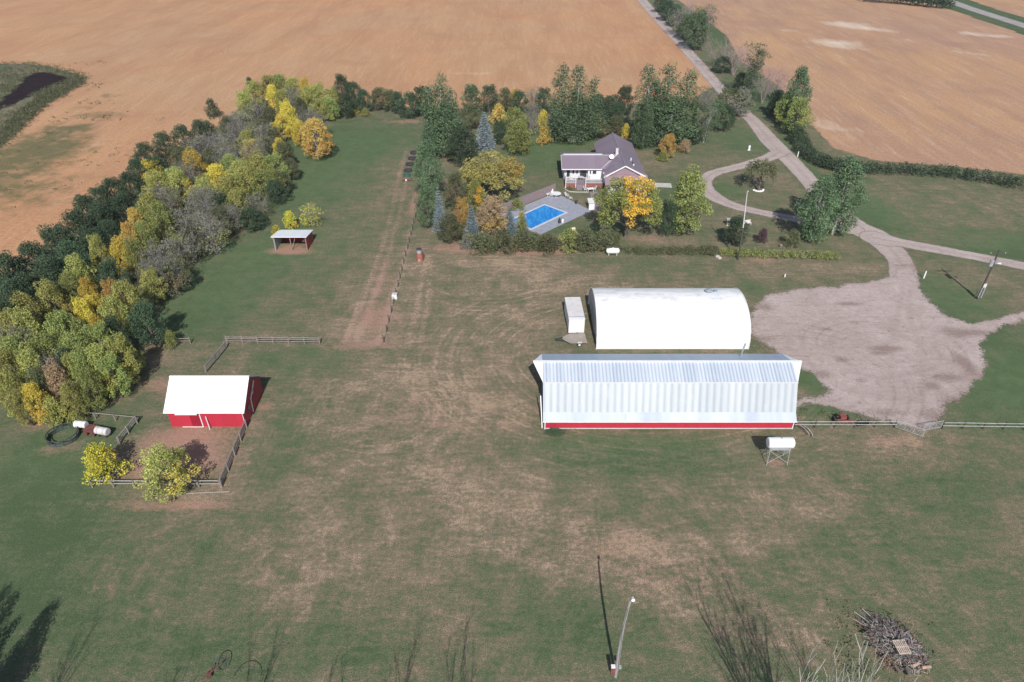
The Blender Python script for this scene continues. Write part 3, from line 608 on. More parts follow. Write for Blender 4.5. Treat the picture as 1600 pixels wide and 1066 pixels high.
for k in range(3):     # tall poplar, several upright leaders, 9 m wide, 19 m high
    cl = []; mb = MB(); lead = [(0,0,19)] + [(cos(a)*random.uniform(2,3.1), sin(a)*random.uniform(1.6,2.6), random.uniform(13.5,18)) for a in [random.uniform(0,6.28) + i*1.7 for i in range(4)]]
    for i in range(46):
        a = i*2.4; z = 1.2 + 9.5*i/46; R = (3.9 - .12*z)*math.sqrt(random.uniform(.2,1)); c = random.uniform(1.0,1.5)
        cl.append((R*cos(a), R*sin(a)*.8, z, c, c, c, random.uniform(.25,.7), random.random()))
    if k == 1: lead = [(-3.0,0,18.4),(0,.5,19),(2.8,-.3,17.6),(.6,-2,13),(-1.5,1.5,14)]
    if k == 2: lead = [(-2.0,.4,19),(.6,-.4,18.6),(3.6,.3,15.2),(-3.2,-1.2,11),(1,2,12)]
    for lx, ly, lz in lead:
        path = [(lx*.1, ly*.1, 0), (lx*.55, ly*.55, 3.5), (lx*.9, ly*.9, lz*.55), (lx, ly, lz*.97)]
        mb.tube([(p_[0], p_[1], p_[2] - .1) for p_ in path], [.34,.24,.13,.03], 6)
        n = int(lz*2.5)
        for i in range(n):
            u = (i + random.random())/n; z = 2.0 + (lz - 2.4)*u
            f = 1 if z < 3.5 else 1; g = min(1, z/(lz*.55)); bx, by = lx*(.35 + .65*g), ly*(.35 + .65*g)
            R = 1.9*(1 - .85*u**3.5)*random.uniform(.2, 1.12)*(1.3 if z < 7 else 1); a = random.uniform(0, 6.28)
            c = random.uniform(1.0, 1.45)*(1 - .40*u**2.5)
            cl.append((bx + R*cos(a), by + R*sin(a), z, c, c, c*1.25, random.uniform(.25,.75), random.random()))
            if i % 3 == 0: mb.tube([(bx, by, z - .8), cl[-1][:3]], [.07, .02], 4)
    reg('poplar', 8.8, 19.5, leaf_mesh('crown', cl, 78, .135), mb.mesh('trunk', M['bark_pale']), 'bark_pale')
for k in range(2):     # broad dense poplar crown reaching to the ground, 8 m wide 13 m high
    cl = clump_cloud(95, 3.3, .9, 12.4, lambda u: (.72 + .6*u if u < .45 else 1.0 - (u-.45)**1.5*1.9), 1.0, 1.2)
    mb = MB(); limb_set(mb, [c[:3] for c in cl[::5]], 1.5, .32)
    reg('ovate', 8.2, 13.4, leaf_mesh('crown', cl, 150, .135), mb.mesh('trunk', M['bark_pale']), 'bark_pale')
def twig_tree(n_lead, H_, spread, dens, r0, fine=.018, up=.75):
    mb = MB()
    def branch(p, d, L, r, lvl):
        k = 3; pts = [p]; q = np.array(p, float); dd = np.array(d, float)
        for i in range(k):
            dd = dd + np.array((random.uniform(-.18,.18), random.uniform(-.18,.18), random.uniform(0,.12))); dd /= np.linalg.norm(dd)
            q = q + dd*L/k; pts.append(tuple(q))
        mb.tube(pts, [max(r*(1 - .75*i/k), fine*.6) for i in range(k+1)], 4 if lvl < 2 else 3, caps=False)
        if lvl >= 3: return
        nb = dens[lvl]
        for i in range(nb):
            u = .25 + .75*(i + random.random())/nb; j = min(int(u*k), k-1); s = np.array(pts[j])*(1 - (u*k-j)) + np.array(pts[j+1])*(u*k-j)
            a = random.uniform(0, 6.28); side = np.cross(dd, (cos(a), sin(a), .1)); side /= np.linalg.norm(side) + 1e-6
            nd = dd*up + side*random.uniform(.4,.8) + np.array((0,0,.12)); nd /= np.linalg.norm(nd)
            branch(s, nd, L*random.uniform(.35,.6), max(r*.42, fine), lvl+1)
    for i in range(n_lead):
        a = i*2.4 + random.uniform(-.4,.4); s = spread*random.uniform(.5, 1.2)
        d = np.array((cos(a)*s, sin(a)*s, 1.)); d /= np.linalg.norm(d)
        branch((cos(a)*.12, sin(a)*.12, -.1), d, H_*random.uniform(.72, .95), r0, 0)
    return mb
for k in range(3):     # bare bushy tree with sparse leaves, ~6 m wide 7 m high
    mb = twig_tree(6, 6.4, .42, (6, 4, 4), .09, .018)
    cl = clump_cloud(34, 2.6, .9, 6.4, lambda u: 1 - abs(2*u-1)**2*.5, .9)
    reg('bare', 6.4, 7.2, leaf_mesh('crown', cl, 85, .11), mb.mesh('branches', M['twig']), 'twig')
for k in range(2):     # tall sparse cottonwood 15 m
    mb = twig_tree(3, 14, .13, (8, 4, 3), .20, .022, .95)
    cl = []
    for i in range(70):
        u = i/70; z = 2.5 + 12.3*u; a = random.uniform(0,6.28); R = random.uniform(.3, 2.1); c = random.uniform(.5,.95)
        cl.append((R*cos(a), R*sin(a), z, c, c, c*1.2, random.uniform(.3,.7), random.random()))
    reg('sparse', 6.0, 15.5, leaf_mesh('crown', cl, 95, .125), mb.mesh('trunk', M['bark_pale']), 'bark_pale')
for k in range(2):     # leafless shrub or tree, twigs only
    mb = twig_tree(6, 7, .30, (5, 5, 4), .06, .016)
    reg('twigs', 6.4, 7.4, None, mb.mesh('branches', M['twig_pink']), 'twig_pink')
for k in range(3):     # slender bare trees beyond the lower picture edge
    mb = twig_tree(3, 11, (.10, .14, .3)[k], (5, 3, 2), .17, .032, 1.1)
    reg('slender', 5, 11.5, None, mb.mesh('branches', M['twig_white']), 'twig_white')
for k in range(2):     # spruce 10 m high: tiers of drooping boughs
    mb = MB(); mb.tube([(0,0,-.1),(0,0,5),(0,0,9.8)], [.2,.12,.02], 6); cl = []
    tiers = 17
    for i in range(tiers):
        u = i/(tiers-1); z = .8 + 8.9*u; R = 2.25*(1-u)**.85 + .12; nb = int(11*(1-u)**.6) + 3
        for j in range(nb):
            a = 2*pi*j/nb + i*.7 + random.uniform(-.15,.15); Lr = R*random.uniform(.8,1.1)
            mb.tube([(0,0,z), (cos(a)*Lr*.9, sin(a)*Lr*.9, z - Lr*.28)], [.035,.01], 3, caps=False)
            for q in range(3):
                f = (.35, .68, 1.0)[q]; c = .34*(1.15 - .4*u)
                cl.append((cos(a)*Lr*f, sin(a)*Lr*f, z - Lr*f*.28 + .05, c, c, c*.45, .3 + .3*q*.8 + random.uniform(-.1,.1), random.random()))
    reg('spruce', 4.8, 10.1, leaf_mesh('crown', cl, 300, .10), mb.mesh('trunk', M['bark']), 'bark')
for k in range(1):     # weeping tree 7 m: hanging curtains
    mb = MB(); cl = []
    limb_set(mb, [(cos(a)*1.6, sin(a)*1.6, 5.4 + random.uniform(-.6,.8)) for a in np.arange(0, 6.2, .7)], 1.5, .2)
    for i in range(60):
        a = random.uniform(0,6.28); R = 2.5*math.sqrt(random.random()); zt = 6.9 - R*.75 + random.uniform(-.4,.3)
        c = random.uniform(.35,.55); L = random.uniform(1.0, 2.2)
        cl.append((R*cos(a), R*sin(a), zt - L*.6, c, c, L*.7, random.uniform(.25,.8), random.random()))
    reg('weep', 5.6, 7.2, leaf_mesh('crown', cl, 85, .13), mb.mesh('trunk', M['bark']), 'bark')
for k in range(2):     # golden dome: many small rounded clumps, 13 m wide, 10 m high
    cl = []
    for i in range(150):
        d = RS.normal(size=3); d /= np.linalg.norm(d)
        if d[2] < -.35: d[2] = -d[2]*.5
        f = RS.uniform(.75, 1.0) if i < 115 else RS.uniform(.35, .75)
        c = random.uniform(.65, 1.05)
        qx = d[0]*5.4*f - .6; qz = 4.4 + d[2]*4.6*f
        hu = random.uniform(.8, 1) if (abs(qx - .6) < 1.9 and random.random() < .75) or (qz < 4 and qx < -3 and random.random() < .5) else random.uniform(.1, .45)
        cl.append((d[0]*5.4*f, d[1]*5.0*f, qz, c, c, c*.75, random.uniform(.25,.8), hu))
    mb = MB(); limb_set(mb, [c[:3] for c in cl[::6] if c[2] > 3], 1.4, .42)
    reg('dome', 12.4, 9.6, leaf_mesh('crown', cl, 190, .122, extra=None if k == 0 else 'own'), mb.mesh('trunk', M['bark']), 'bark')

NAMES = {'round': 'broadleaf_tree', 'shrub': 'shrub', 'poplar': 'poplar_tree', 'ovate': 'poplar_tree', 'bare': 'bare_tree', 'sparse': 'cottonwood_tree',
         'twigs': 'leafless_tree', 'slender': 'slender_bare_tree', 'spruce': 'blue_spruce', 'weep': 'weeping_tree', 'dome': 'broadleaf_tree'}
PART2 = {'shrub': 'stems', 'bare': 'branches', 'twigs': 'branches', 'slender': 'branches'}
CNT = {}
def tree(kind, shape, cx, cy, wpx, H_, label, group=None, rz=None, trunkmat=None, proto=None, world=None, sy=None, wscale=1):
    """world position surveyed from the crown's middle at 0.55 of its height"""
    f = {'poplar': .5, 'sparse': .5, 'spruce': .45}.get(shape, .55)
    x, y = world if world else at(cx, cy, H_*f)
    wm = wpx if world else wpx/FP*depth(y, H_*f)
    i = CNT.get(shape, 0); CNT[shape] = i + 1; ps = PROTO[shape]
    w0, h0, crown, trunk, tm = ps[(i if proto is None else proto) % len(ps)]
    root = empty(NAMES[shape], (x, y, 0), random.uniform(0, 6.28) if rz is None else rz)
    sw = wm*wscale/w0; root.scale = (sw, (sy or 1)*sw, H_/h0)
    tag(root, label, 'shrub' if shape == 'shrub' else 'tree', group)
    pn = PART2.get(shape, 'trunk')
    o = bpy.data.objects.new(pn, trunk); COL.objects.link(o); o.parent = root
    o.material_slots[0].link = 'OBJECT'; o.material_slots[0].material = M[trunkmat or tm]
    if crown:
        c = bpy.data.objects.new('crown', crown); COL.objects.link(c); c.parent = root
        c.material_slots[0].link = 'OBJECT'; c.material_slots[0].material = FOL[kind]
    return root
ORD = ['nearest','second','third','fourth','fifth','sixth','seventh','eighth','ninth','tenth','eleventh','twelfth','thirteenth','fourteenth','fifteenth','sixteenth','seventeenth','eighteenth','nineteenth','twentieth','twenty-first','twenty-second','twenty-third','twenty-fourth','twenty-fifth','twenty-sixth','twenty-seventh','twenty-eighth','twenty-ninth','thirtieth']
def rank(n, i): return 'nearest' if i == 0 else ORD[i] + ' nearest'

# ------------------------------------------------------------------ the west shelterbelt: (kind, shape, px, py, width px, height m)
BELT = [
 # field side, dark green
 ('D','round',13,430,62,8.5),('D','round',56,412,66,8.5),('D','round',30,468,60,8),('D','round',94,385,60,8.5),('D','round',85,432,56,8),('D','round',123,360,56,8.5),
 ('D','round',115,408,54,8),('D','round',137,332,48,8),('D','round',160,345,50,8),('D','round',178,303,46,7.5),('D','round',158,316,40,7),('D','round',205,295,46,8),('D','round',196,330,46,7.5),
 ('D','round',176,372,44,7.5),('D','round',228,245,38,7),('D','round',257,228,40,7),('D','round',246,266,40,7),('D','round',286,215,36,7),('D','round',312,205,30,6.5),('D','round',20,500,50,7.5),
 ('D','round',145,385,44,7.5),('D','round',215,270,36,7),('D','round',-30,470,66,8.5),('D','round',-20,510,66,8),
 ('D','shrub',325,200,28,5),
 # middle
 ('D','round',176,434,46,7),('O','round',158,400,38,8),('O','round',126,432,44,8),('O','round',46,492,50,8),('O','round',84,474,48,8),('O','round',20,520,50,8),('H','round',113,458,40,7.5),
 ('Y','round',141,463,30,7.5),('Y','round',133,500,38,7.5),('Y','shrub',150,486,30,7),('R','round',204,376,30,8),('R','round',214,354,28,8),('Y','round',192,400,32,8),('Y','round',302,258,42,7.5),('Y','shrub',338,278,34,7),
 ('Y','shrub',238,271,32,7),('R','shrub',176,465,24,7.5),('Y','round',156,522,28,7),
 ('B','bare',259,316,48,7.5),('B','bare',324,318,52,7.5),('B','bare',248,402,54,7),('B','bare',331,366,50,6.5),('B','bare',264,425,50,6.5),('B','bare',295,345,50,7),('B','bare',234,428,34,6.5),
 ('B','bare',310,232,38,7),('B','bare',338,225,38,7),('B','bare',372,208,38,7),('B','bare',352,252,44,7),('B','bare',285,385,48,6.5),('H','round',282,388,34,5.5),
 ('O','round',248,295,46,8),('O','round',281,290,44,8),('O','round',358,302,46,7.5),('O','round',384,284,48,7.5),('H','round',250,344,46,8),('O','round',235,328,36,8),('K','round',300,372,44,6),
 ('O','round',197,472,54,8),('O','round',178,496,44,8),('O','round',236,446,42,6),('K','shrub',270,430,40,6),('H','round',214,402,36,7.5),('H','round',226,374,34,7.5),('K','round',345,345,34,6),
 ('O','round',320,300,40,7),('K','round',282,250,36,7),('H','round',270,290,38,7.5),('B','bare',290,272,40,7),
 # near end
 ('H','round',28,560,60,8),('H','round',76,556,56,8),('O','round',42,520,56,8),('H','round',99,520,54,8),('H','round',120,558,54,8),('H','round',158,540,50,7.5),('D','round',182,524,40,7),('O','round',190,560,48,7.5),
 ('O','round',158,572,48,7.5),('O','round',15,596,56,8),('O','round',52,592,54,8),('H','round',176,586,44,6.5),('H','round',134,595,50,7.5),('T','round',92,612,50,7),('O','round',116,598,40,7),('O','round',16,628,52,7),
 ('Y','round',56,640,46,6),('O','round',36,646,40,5.5),('O','round',114,636,42,6),('H','round',142,618,42,6.5),('B','bare',92,598,46,7),('K','round',64,618,44,6.5),('H','round',205,560,34,5.5),('O','shrub',82,650,44,4.5),
 ('D','round',110,575,40,7),('B','bare',30,540,44,8),
 # far part toward the north lawn
 ('O','round',421,137,38,8),('O','round',399,148,36,8),('O','round',382,163,34,8),('H','round',437,134,34,7.5),('O','round',458,140,34,7.5),('Y','round',476,140,22,7.5),('Y','round',426,155,24,8.5),('B','bare',455,156,28,8),
 ('O','round',484,154,34,7.5),('O','round',497,149,32,7.5),('O','round',518,156,32,7),('D','round',534,140,34,9),('D','round',552,146,30,7.5),('D','round',540,163,32,6.5),('H','round',514,168,30,6),('D','round',568,156,26,6.5),
 ('K','round',592,152,32,6),('K','round',610,155,30,6),('D','round',622,158,26,6),('D','round',641,162,36,7),('D','round',657,155,32,7.5),
 ('B','bare',404,176,40,8),('B','bare',376,194,40,8),('K','round',356,200,32,6.5),('K','round',423,186,36,7),('Y','round',448,180,32,8),('Y','shrub',442,196,28,7.5),('B','bare',480,188,32,7.5),('B','bare',496,194,28,7),
 ('Y','shrub',468,207,22,7),('B','bare',413,214,40,7),('O','round',386,222,30,6.5),('K','round',429,220,36,6.5),('B','bare',399,237,38,7),('B','bare',351,232,36,7),('K','round',443,240,30,6),('B','bare',322,230,34,6.5),
 ('O','round',404,262,44,7),('H','round',430,262,40,6.5),('O','round',376,272,42,7),('K','round',441,284,30,5),('H','round',408,286,42,6.5),('O','round',370,294,42,7),('D','round',430,298,34,5),('H','round',428,283,34,6),
 ('B','bare',318,312,42,7),('D','round',346,322,36,6),('O','round',370,318,36,6.5),('B','bare',398,318,36,5.5),('D','round',391,340,42,4.5),('B','bare',345,342,40,6),('B','bare',364,338,34,5.5),('K','round',455,262,26,5),
 ('O','round',440,160,26,7.5),('Y','shrub',392,236,22,6.5),('Y','shrub',437,232,18,6.5),('H','round',360,262,34,6.5),('K','round',330,250,32,6.5),('O','round',500,170,28,6),('K','round',470,172,28,7),
]
phr = {'D': 'dark green bushy tree', 'G': 'green leafy tree', 'O': 'olive yellow leafy tree', 'H': 'green tree just starting to yellow', 'Y': 'bright yellow autumn tree', 'R': 'orange gold autumn tree',
       'B': 'grey half-bare tree with thin twigs', 'T': 'tan brown leafed tree', 'K': 'dull brownish olive tree'}
BELT.sort(key=lambda e: -e[3]); cnt = {}; tot = {}
random.seed(5)
for e in BELT: tot[e[0]] = tot.get(e[0], 0) + 1
half = {k: (v + 1)//2 for k, v in tot.items()}
for kind, shape, px, py, wpx, H_ in BELT:
    i = cnt.get(kind, 0); cnt[kind] = i + 1; n = tot[kind]
    if i < half[kind]: lb = f'{phr[kind]} in the west shelterbelt, {rank(n, i)} of its colour'
    else:
        j = n - 1 - i; lb = f'{phr[kind]} in the west shelterbelt, ' + ('farthest' if j == 0 else ORD[j] + ' farthest') + ' of its colour'
    if py > 590: py, wpx = py - 12, wpx*.86
    if shape == 'shrub' and H_ > 5.2: shape, wpx, H_ = 'round', wpx*1.25, H_*.9
    tree(kind, shape, px, py, wpx*1.22, H_*1.03, lb, 'trees of the west shelterbelt')

# ------------------------------------------------------------------ single trees with their own labels
random.seed(9)
ONE = [
 ('D','shrub',390,131,17,5,'small dark green tree alone on the field edge beyond the yellow belt trees'),
 ('D','shrub',330,166,26,5.5,'dark green tree standing apart in stubble beside the grey belt trees'),
 ('D','round',229,503,66,7.5,'blue-green round tree at the lawn edge by the short rail fence'),
 ('H','shrub',265,527,28,3.2,'small yellow-green bush in front of the short rail fence'),
 ('R','bare',492,214,0,0,None),
 ('L','shrub',155,718,80,5.0,'bright yellow bush beside the white barrels'),
 ('O','round',258,733,98,6.2,'olive tree with orange tips over the pen fence'),
 ('L','shrub',432,362,26,3.2,'yellow bush at the left side of the open shelter'),
 ('L','shrub',452,341,30,3.8,'yellow and tan bush behind the open shelter'),
 ('L','bare',486,334,38,4.6,'thin yellow-green tree at the right back corner of the open shelter'),
 ('L','shrub',553,171,16,2.6,'small yellow bush at the north end of the green paddock'),
 ('O','shrub',571,174,17,2.4,'pale olive bush at the north end of the paddock, right of the yellow one'),
 # poplars by the paddock
 ('G','poplar',690,178,78,19,'tallest green poplar between the paddock and the house trees'),
 ('G','ovate',667,262,54,12.5,'green poplar beside the row of tyres'),
 ('G','round',668,318,46,9,'green rounded poplar at the near end of the paddock row'),
 ('D','round',722,225,52,9,'dark green tree squeezed between tall poplar and blue spruce'),
 ('G','round',738,152,36,8,'green tree on the field edge right of the tallest poplar'),
 ('D','round',765,152,32,7.5,'dark green tree on the field edge above the blue spruce'),
 ('K','round',734,180,36,7,'brownish olive tree behind the blue spruce'),
 ('K','round',790,154,32,6.5,'olive brown tree on the north edge, right of the spruce top'),
 ('D','round',812,158,30,6.5,'dark green tree on the north edge above the yellow-green clump'),
 ('B','bare',832,153,30,7,'grey bare tree on the north edge left of the triple poplar'),
 ('D','round',850,155,30,7,'dark tree on the north edge touching the left house poplar'),
 ('Y','shrub',803,150,20,5.2,'small yellow crown on the north field edge'),
 ('R','shrub',779,176,30,5.8,'golden tree directly right of the blue spruce top'),
 ('H','round',803,190,40,8.5,'yellow-green tree right of the blue spruce'),
 ('H','round',813,212,48,8,'broad yellow-green tree behind the big golden dome tree'),
 ('B','bare',829,183,32,8.5,'grey bare tree among the yellow-green trees behind the house lawn'),
 ('Y','shrub',848,184,22,5.5,'yellow-orange small crown left of the house poplar, upper one'),
 ('R','shrub',851,208,26,5.2,'orange-gold small tree left of the house poplar, lower one'),
 ('D','round',781,205,30,6,'dark green low tree at the foot of the blue spruce'),
 ('S','spruce',757,207,36,9,'large silvery blue spruce behind the golden dome tree'),
 ('M','dome',770,272,116,10.2,'huge golden-green dome tree on the lawn behind the pool'),
 ('K','round',712,296,44,8,'dark olive tree below the tall poplar left of the golden dome'),
 ('K','round',704,354,48,6,'dark brownish olive bush at the corner facing the brick well'),
 ('S','spruce',686,330,24,8.5,'slim pale blue spruce beside the paddock poplars'),
 ('S','spruce',737,356,32,8,'pale blue spruce in front of the tan tree'),
 ('S','spruce',796,348,34,5.0,'low pale blue spruce at the left end of the pool'),
 ('T','round',769,334,62,7.5,'tan pinkish-leafed tree left of the pool'),
 ('F','round',744,306,36,8,'gold-topped tree between the dome tree and the tan tree'),
 ('R','shrub',722,330,24,6.5,'small orange tree behind the pale blue spruce'),
 ('F','shrub',815,345,28,4.2,'small orange-tipped bush at the left pool corner'),
 ('H','shrub',806,317,38,2.4,'green vine bush along the pool privacy fence'),
 # house back
 ('G','poplar',897,160,82,19,'left tall poplar directly behind the house'),
 ('G','poplar',1042,162,96,19.5,'broad triple-topped poplar at the back right of the house'),
 ('G','poplar',1008,188,48,13,'lower green poplar between the house and the triple poplar'),
 ('D','round',934,165,38,7,'dark tree behind the left poplar, beyond the house roof'),
 ('D','round',953,168,36,7,'dark tree behind the middle of the house roof'),
 ('D','round',975,154,34,8,'dark tree on the north edge left of the triple poplar'),
 ('D','round',965,178,30,7,'dark low tree just behind the house ridge'),
 ('K','round',933,197,38,5.5,'olive bush right of the left house poplar'),
 ('K','round',961,196,34,5.5,'olive brown bush behind the house ridge'),
 ('Y','shrub',978,203,16,4.5,'small yellow bush just behind the house roof'),
 ('D','shrub',994,220,28,3.5,'dark green bush touching the back right roof corner'),
 ('R','shrub',1044,226,24,6.2,'golden small tree alone on the lawn right of the house'),
 ('H','shrub',1037,243,26,2.4,'green bush at the foot of the golden small tree'),
 ('T','shrub',1070,226,24,3.5,'tan bush under the pale-stemmed birches'),
 ('G','ovate',1082,186,26,10.5,'thin grey-green tree, left of the leaning one'),
 ('G','sparse',1104,190,30,10.5,'leaning white-stemmed birch right of the triple poplar'),
 ('G','round',1122,178,34,8,'grey-green tree right of the white-stemmed birch'),
 ('D','round',1086,208,26,5,'dark bush between the two pale-stemmed birches'),
 ('D','round',1136,183,28,6.5,'dark tree beside the driveway mouth'),
 ('B','round',1160,158,38,7.5,'grey-green rounded tree where the driveway bends'),
 ('K','round',1135,155,32,7,'dark leafy tree left of the driveway bend'),
 ('B','bare',1103,152,34,7,'grey bare tree on the field corner by the driveway'),
 # driveway row going away
 ('G','sparse',1177,110,40,16,'tall sparse cottonwood on the right of the driveway'),
 ('D','shrub',1131,99,26,6,'round dark green tree alone on the driveway verge'),
 ('D','round',1157,128,28,6.5,'dark blue-green bush at the left foot of the sparse cottonwood'),
 ('G','round',1090,44,40,14,'grey-green tall tree on the far driveway verge'),
 ('B','sparse',1100,38,38,15,'ragged tall tree with pale stem beside the far driveway'),
 ('B','bare',1066,30,40,11,'pale grey bare tree farthest up the driveway'),
 ('G','round',1075,40,34,10,'green tree in the far driveway clump'),
 ('D','round',1044,14,28,9,'dark tree up the driveway at the top edge'),
 ('D','round',1056,22,26,9,'dark tree second from the top edge along the driveway'),
 ('D','round',1034,4,26,8,'topmost dark tree along the driveway'),
 ('T','twigs',1130,76,60,11,'pinkish leafless tree behind the round verge tree'),
 ('T','twigs',1150,90,48,10,'pinkish leafless tree left of the sparse cottonwood'),
 ('T','twigs',1196,131,46,10,'pinkish leafless tree right of the sparse cottonwood'),
 ('T','twigs',1213,128,46,10,'pinkish leafless tree against the field left of the big cottonwood'),
 ('T','twigs',1078,12,40,9,'pinkish leafless tree at the top edge by the driveway'),
 ('T','twigs',1100,58,28,8,'pinkish leafless tree below the ragged tall tree'),
 ('G','ovate',1247,146,46,15.5,'tall grey-green cottonwood at the corner of the east field'),
 ('H','round',1248,178,46,9,'yellow-green lower tree beneath the corner cottonwood'),
 ('H','round',1230,166,34,9,'yellow-green tree left of the corner cottonwood'),
 ('D','round',1212,158,32,7,'dark tree left of the yellow-green corner trees'),
 ('D','shrub',1248,208,34,4.2,'dark bush at the start of the long field hedge'),
 ('D','shrub',1236,196,26,4.2,'dark bush where the driveway meets the field hedge'),
 # near house
 ('F','dome',983,318,122,12,'large green and orange-gold tree in front of the house'),
 ('H','round',1076,312,84,12.6,'big yellow-green tree right of the gold house tree'),
 ('D','round',1046,340,36,7,'dark green low tree between the two big house trees'),
 ('K','weep',1191,268,58,7.4,'weeping olive tree in a ring of pale stones'),
 ('G','ovate',1319,300,76,14.8,'taller poplar of the pair beside the driveway'),
 ('G','ovate',1280,321,70,12.6,'shorter poplar of the pair beside the driveway'),
 ('D','round',1151,358,50,5.8,'round dark green tree behind the yard light pole'),
 ('P','shrub',1192,366,24,3.2,'small purple-leafed tree beside the round dark tree'),
 ('K','shrub',1240,370,34,3.6,'pale olive bush right of the purple tree'),
 ('D','shrub',868,674,44,1.2,'low green weeds patch at the left corner of the long metal barn'),
]
for e in ONE:
    if e[6] is None: continue
    if e[1] == 'shrub' and e[5] >= 5.9 and e[3] > 10: e = (e[0], 'round', e[2], e[3], e[4]*1.2, e[5]*.95, e[6])
    kw = {}
    if e[6].startswith('left tall poplar'): kw = dict(rz=.2, proto=2)
    if e[6].startswith('broad triple'): kw = dict(rz=0, proto=1)
    if e[1] == 'dome': kw = dict(rz=0, proto=0 if e[0] == 'M' else 1)
    if e[6].startswith('tallest'): kw = dict(rz=1, proto=0)
    if e[1] == 'sparse': kw['trunkmat'] = 'bark_pale' if 'birch' in e[6] else 'twig'
    if e[1] == 'shrub' and e[5] < 1.5: kw['sy'] = .45; kw['rz'] = 0.0
    if e[1] == 'twigs' : kw['trunkmat'] = 'twig_pink'
    if e[3] < 240 and e[1] in ('round', 'shrub'): kw['wscale'] = 1.18
    grp = 'trees along the driveway' if 'driveway' in e[6] else None
    tree(e[0], e[1], e[2], e[3], e[4], e[5], e[6], grp, **kw)
# gold tree with grey trunk at the belt's inner edge
tree('R','round',492,214,62,9.5,'gold-leafed tree with grey trunk leaning over the green paddock', None, trunkmat='twig')
# shrub row in front of the pool
for i, (px, py, wd, H_, kd) in enumerate([(757,378,44,3.6,'K'),(786,376,42,3.8,'K'),(818,374,44,3.6,'K'),(856,379,40,3.2,'K'),(889,374,42,3.6,'H'),(914,373,44,3.8,'K'),(942,374,44,3.6,'K'),(731,376,26,3.0,'B'),(836,377,30,3,'K'),(960,376,28,3.2,'K')]):
    lbl = ['bushy brown-olive shrub below the low blue spruce','shrub in the pool hedge row below the tan tree','shrub in the pool hedge row under the left pool corner','thin shrub in front of the grey board fence by the pool','yellowish green shrub right of the gap in the board fence','shrub below the cream lounge chair','shrub behind the left end of the propane tank','greyish thin shrub at the left end of the pool hedge row','shrub in the hedge row directly below the pool tip','last shrub at the right end of the pool hedge row'][i]
    tree(kd, 'shrub', px, py-2, wd*1.3, H_*1.15, lbl, 'shrub row in front of the pool')
# bare trees just beyond the lower edge of the picture; their shadows lie on the grass
for i, (x, y, wd, H_, pr) in enumerate([(-36.5,20,4,14.5,0),(-27,19.8,4.5,14.5,1),(-20.5,20,4,14.5,0),(-13.6,20,4.5,14.5,1),(-8.6,20,4.5,14.5,0),(-3.6,19.6,6,14.5,2),(24.3,26.0,3.6,9.8,2)]):
    tree('B','slender',0,0,wd,H_,['leftmost bare slender tree below the lower picture edge','bare slender tree below the edge, shadow left of the old wheel frame','bare slender tree below the edge, shadow at the iron hoop','bare slender tree below the edge, shadow left of centre','bare slender tree below the edge, narrow upright shadow near centre','forked bare tree below the edge, shadow spreading left of the lamp pole','small bleached bare tree beside the brush pile'][i],'bare trees at the lower edge', world=(x, y), proto=pr)
for i, (x, y, wd, H_) in enumerate([(-41.3,25,4.2,11.5),(-45.4,25,4.6,13)]):
    tree('G','poplar',0,0,wd,H_,['leafy poplar beyond the lower left corner, casting the right shadow','leafy poplar beyond the lower left corner, casting the left shadow'][i],'poplars beyond the lower left corner', world=(x, y))
tree('B','slender',0,0,8,19,'tall forked bare tree just outside the lower edge, main stems of the big branching shadow',None,world=(20.6,20.8),trunkmat='twig_white',proto=2)
tree('B','twigs',0,0,5.5,17,'feathery bare tree beyond the lower edge, its shadow left of the brush pile',None,world=(20.4,20.6),trunkmat='twig_white',proto=1)

# ------------------------------------------------------------------ hedges
def hedge(name, pts, wid, hei, kind, label, per=60, size=.13, step=.55):
    sp = smooth_line(pts, 8); cl = []; acc = 0
    for i in range(len(sp) - 1):
        a = np.array(sp[i]); b_ = np.array(sp[i+1]); L = np.linalg.norm(b_ - a); dn = (b_ - a)/(L + 1e-9); nr = np.array((-dn[1], dn[0]))
        n = max(1, int(L/step))
        for j in range(n):
            q = a + (b_ - a)*(j + random.random())/n
            for s in (-.3, .3):
                c = q + nr*wid*(s + random.uniform(-.12, .12)); r = wid*random.uniform(.26, .42)
                cl.append((c[0], c[1], hei*random.uniform(.5,.62), r, r, hei*.48*random.uniform(.8,1.15), random.uniform(.3,.7), random.random()))
    me = leaf_mesh('foliage', cl, per, size); me.materials[0] = FOL[kind]
    root = empty(name); o = bpy.data.objects.new('foliage', me); COL.objects.link(o); o.parent = root
    mb = MB()
    for i in range(0, len(cl), 4): c = cl[i]; mb.tube([(c[0], c[1], 0), (c[0]+.1, c[1], c[2])], [.03,.015], 4)
    mb.build('stems', M['bark'], root); tag(root, label, 'hedge'); return root
random.seed(3)
hedge('field_hedge', W([(1248,222),(1258,242),(1280,258),(1310,266),(1370,271),(1450,275),(1530,283),(1620,300)]), 3.0, 2.4, 'D', 'long dark hedge curving between the east field and the lawn', 110, .16, .7)
hedge('clipped_hedge', W([(982,396),(1040,396),(1100,396),(1118,397)]), 1.9, 1.15, 'K', 'low clipped hedge section right of the propane tank', 330, .09)
hedge('clipped_hedge', W([(1126,398),(1180,400),(1240,402),(1314,404)]), 1.9, 1.15, 'H', 'low clipped hedge section in front of the light pole and purple tree', 330, .09)
hedge('road_hedge', W([(1352,2),(1400,6),(1440,10),(1484,15)]), 6, 5, 'D', 'far hedge at the top edge beside the gravel road', 20, .4, 2.0)
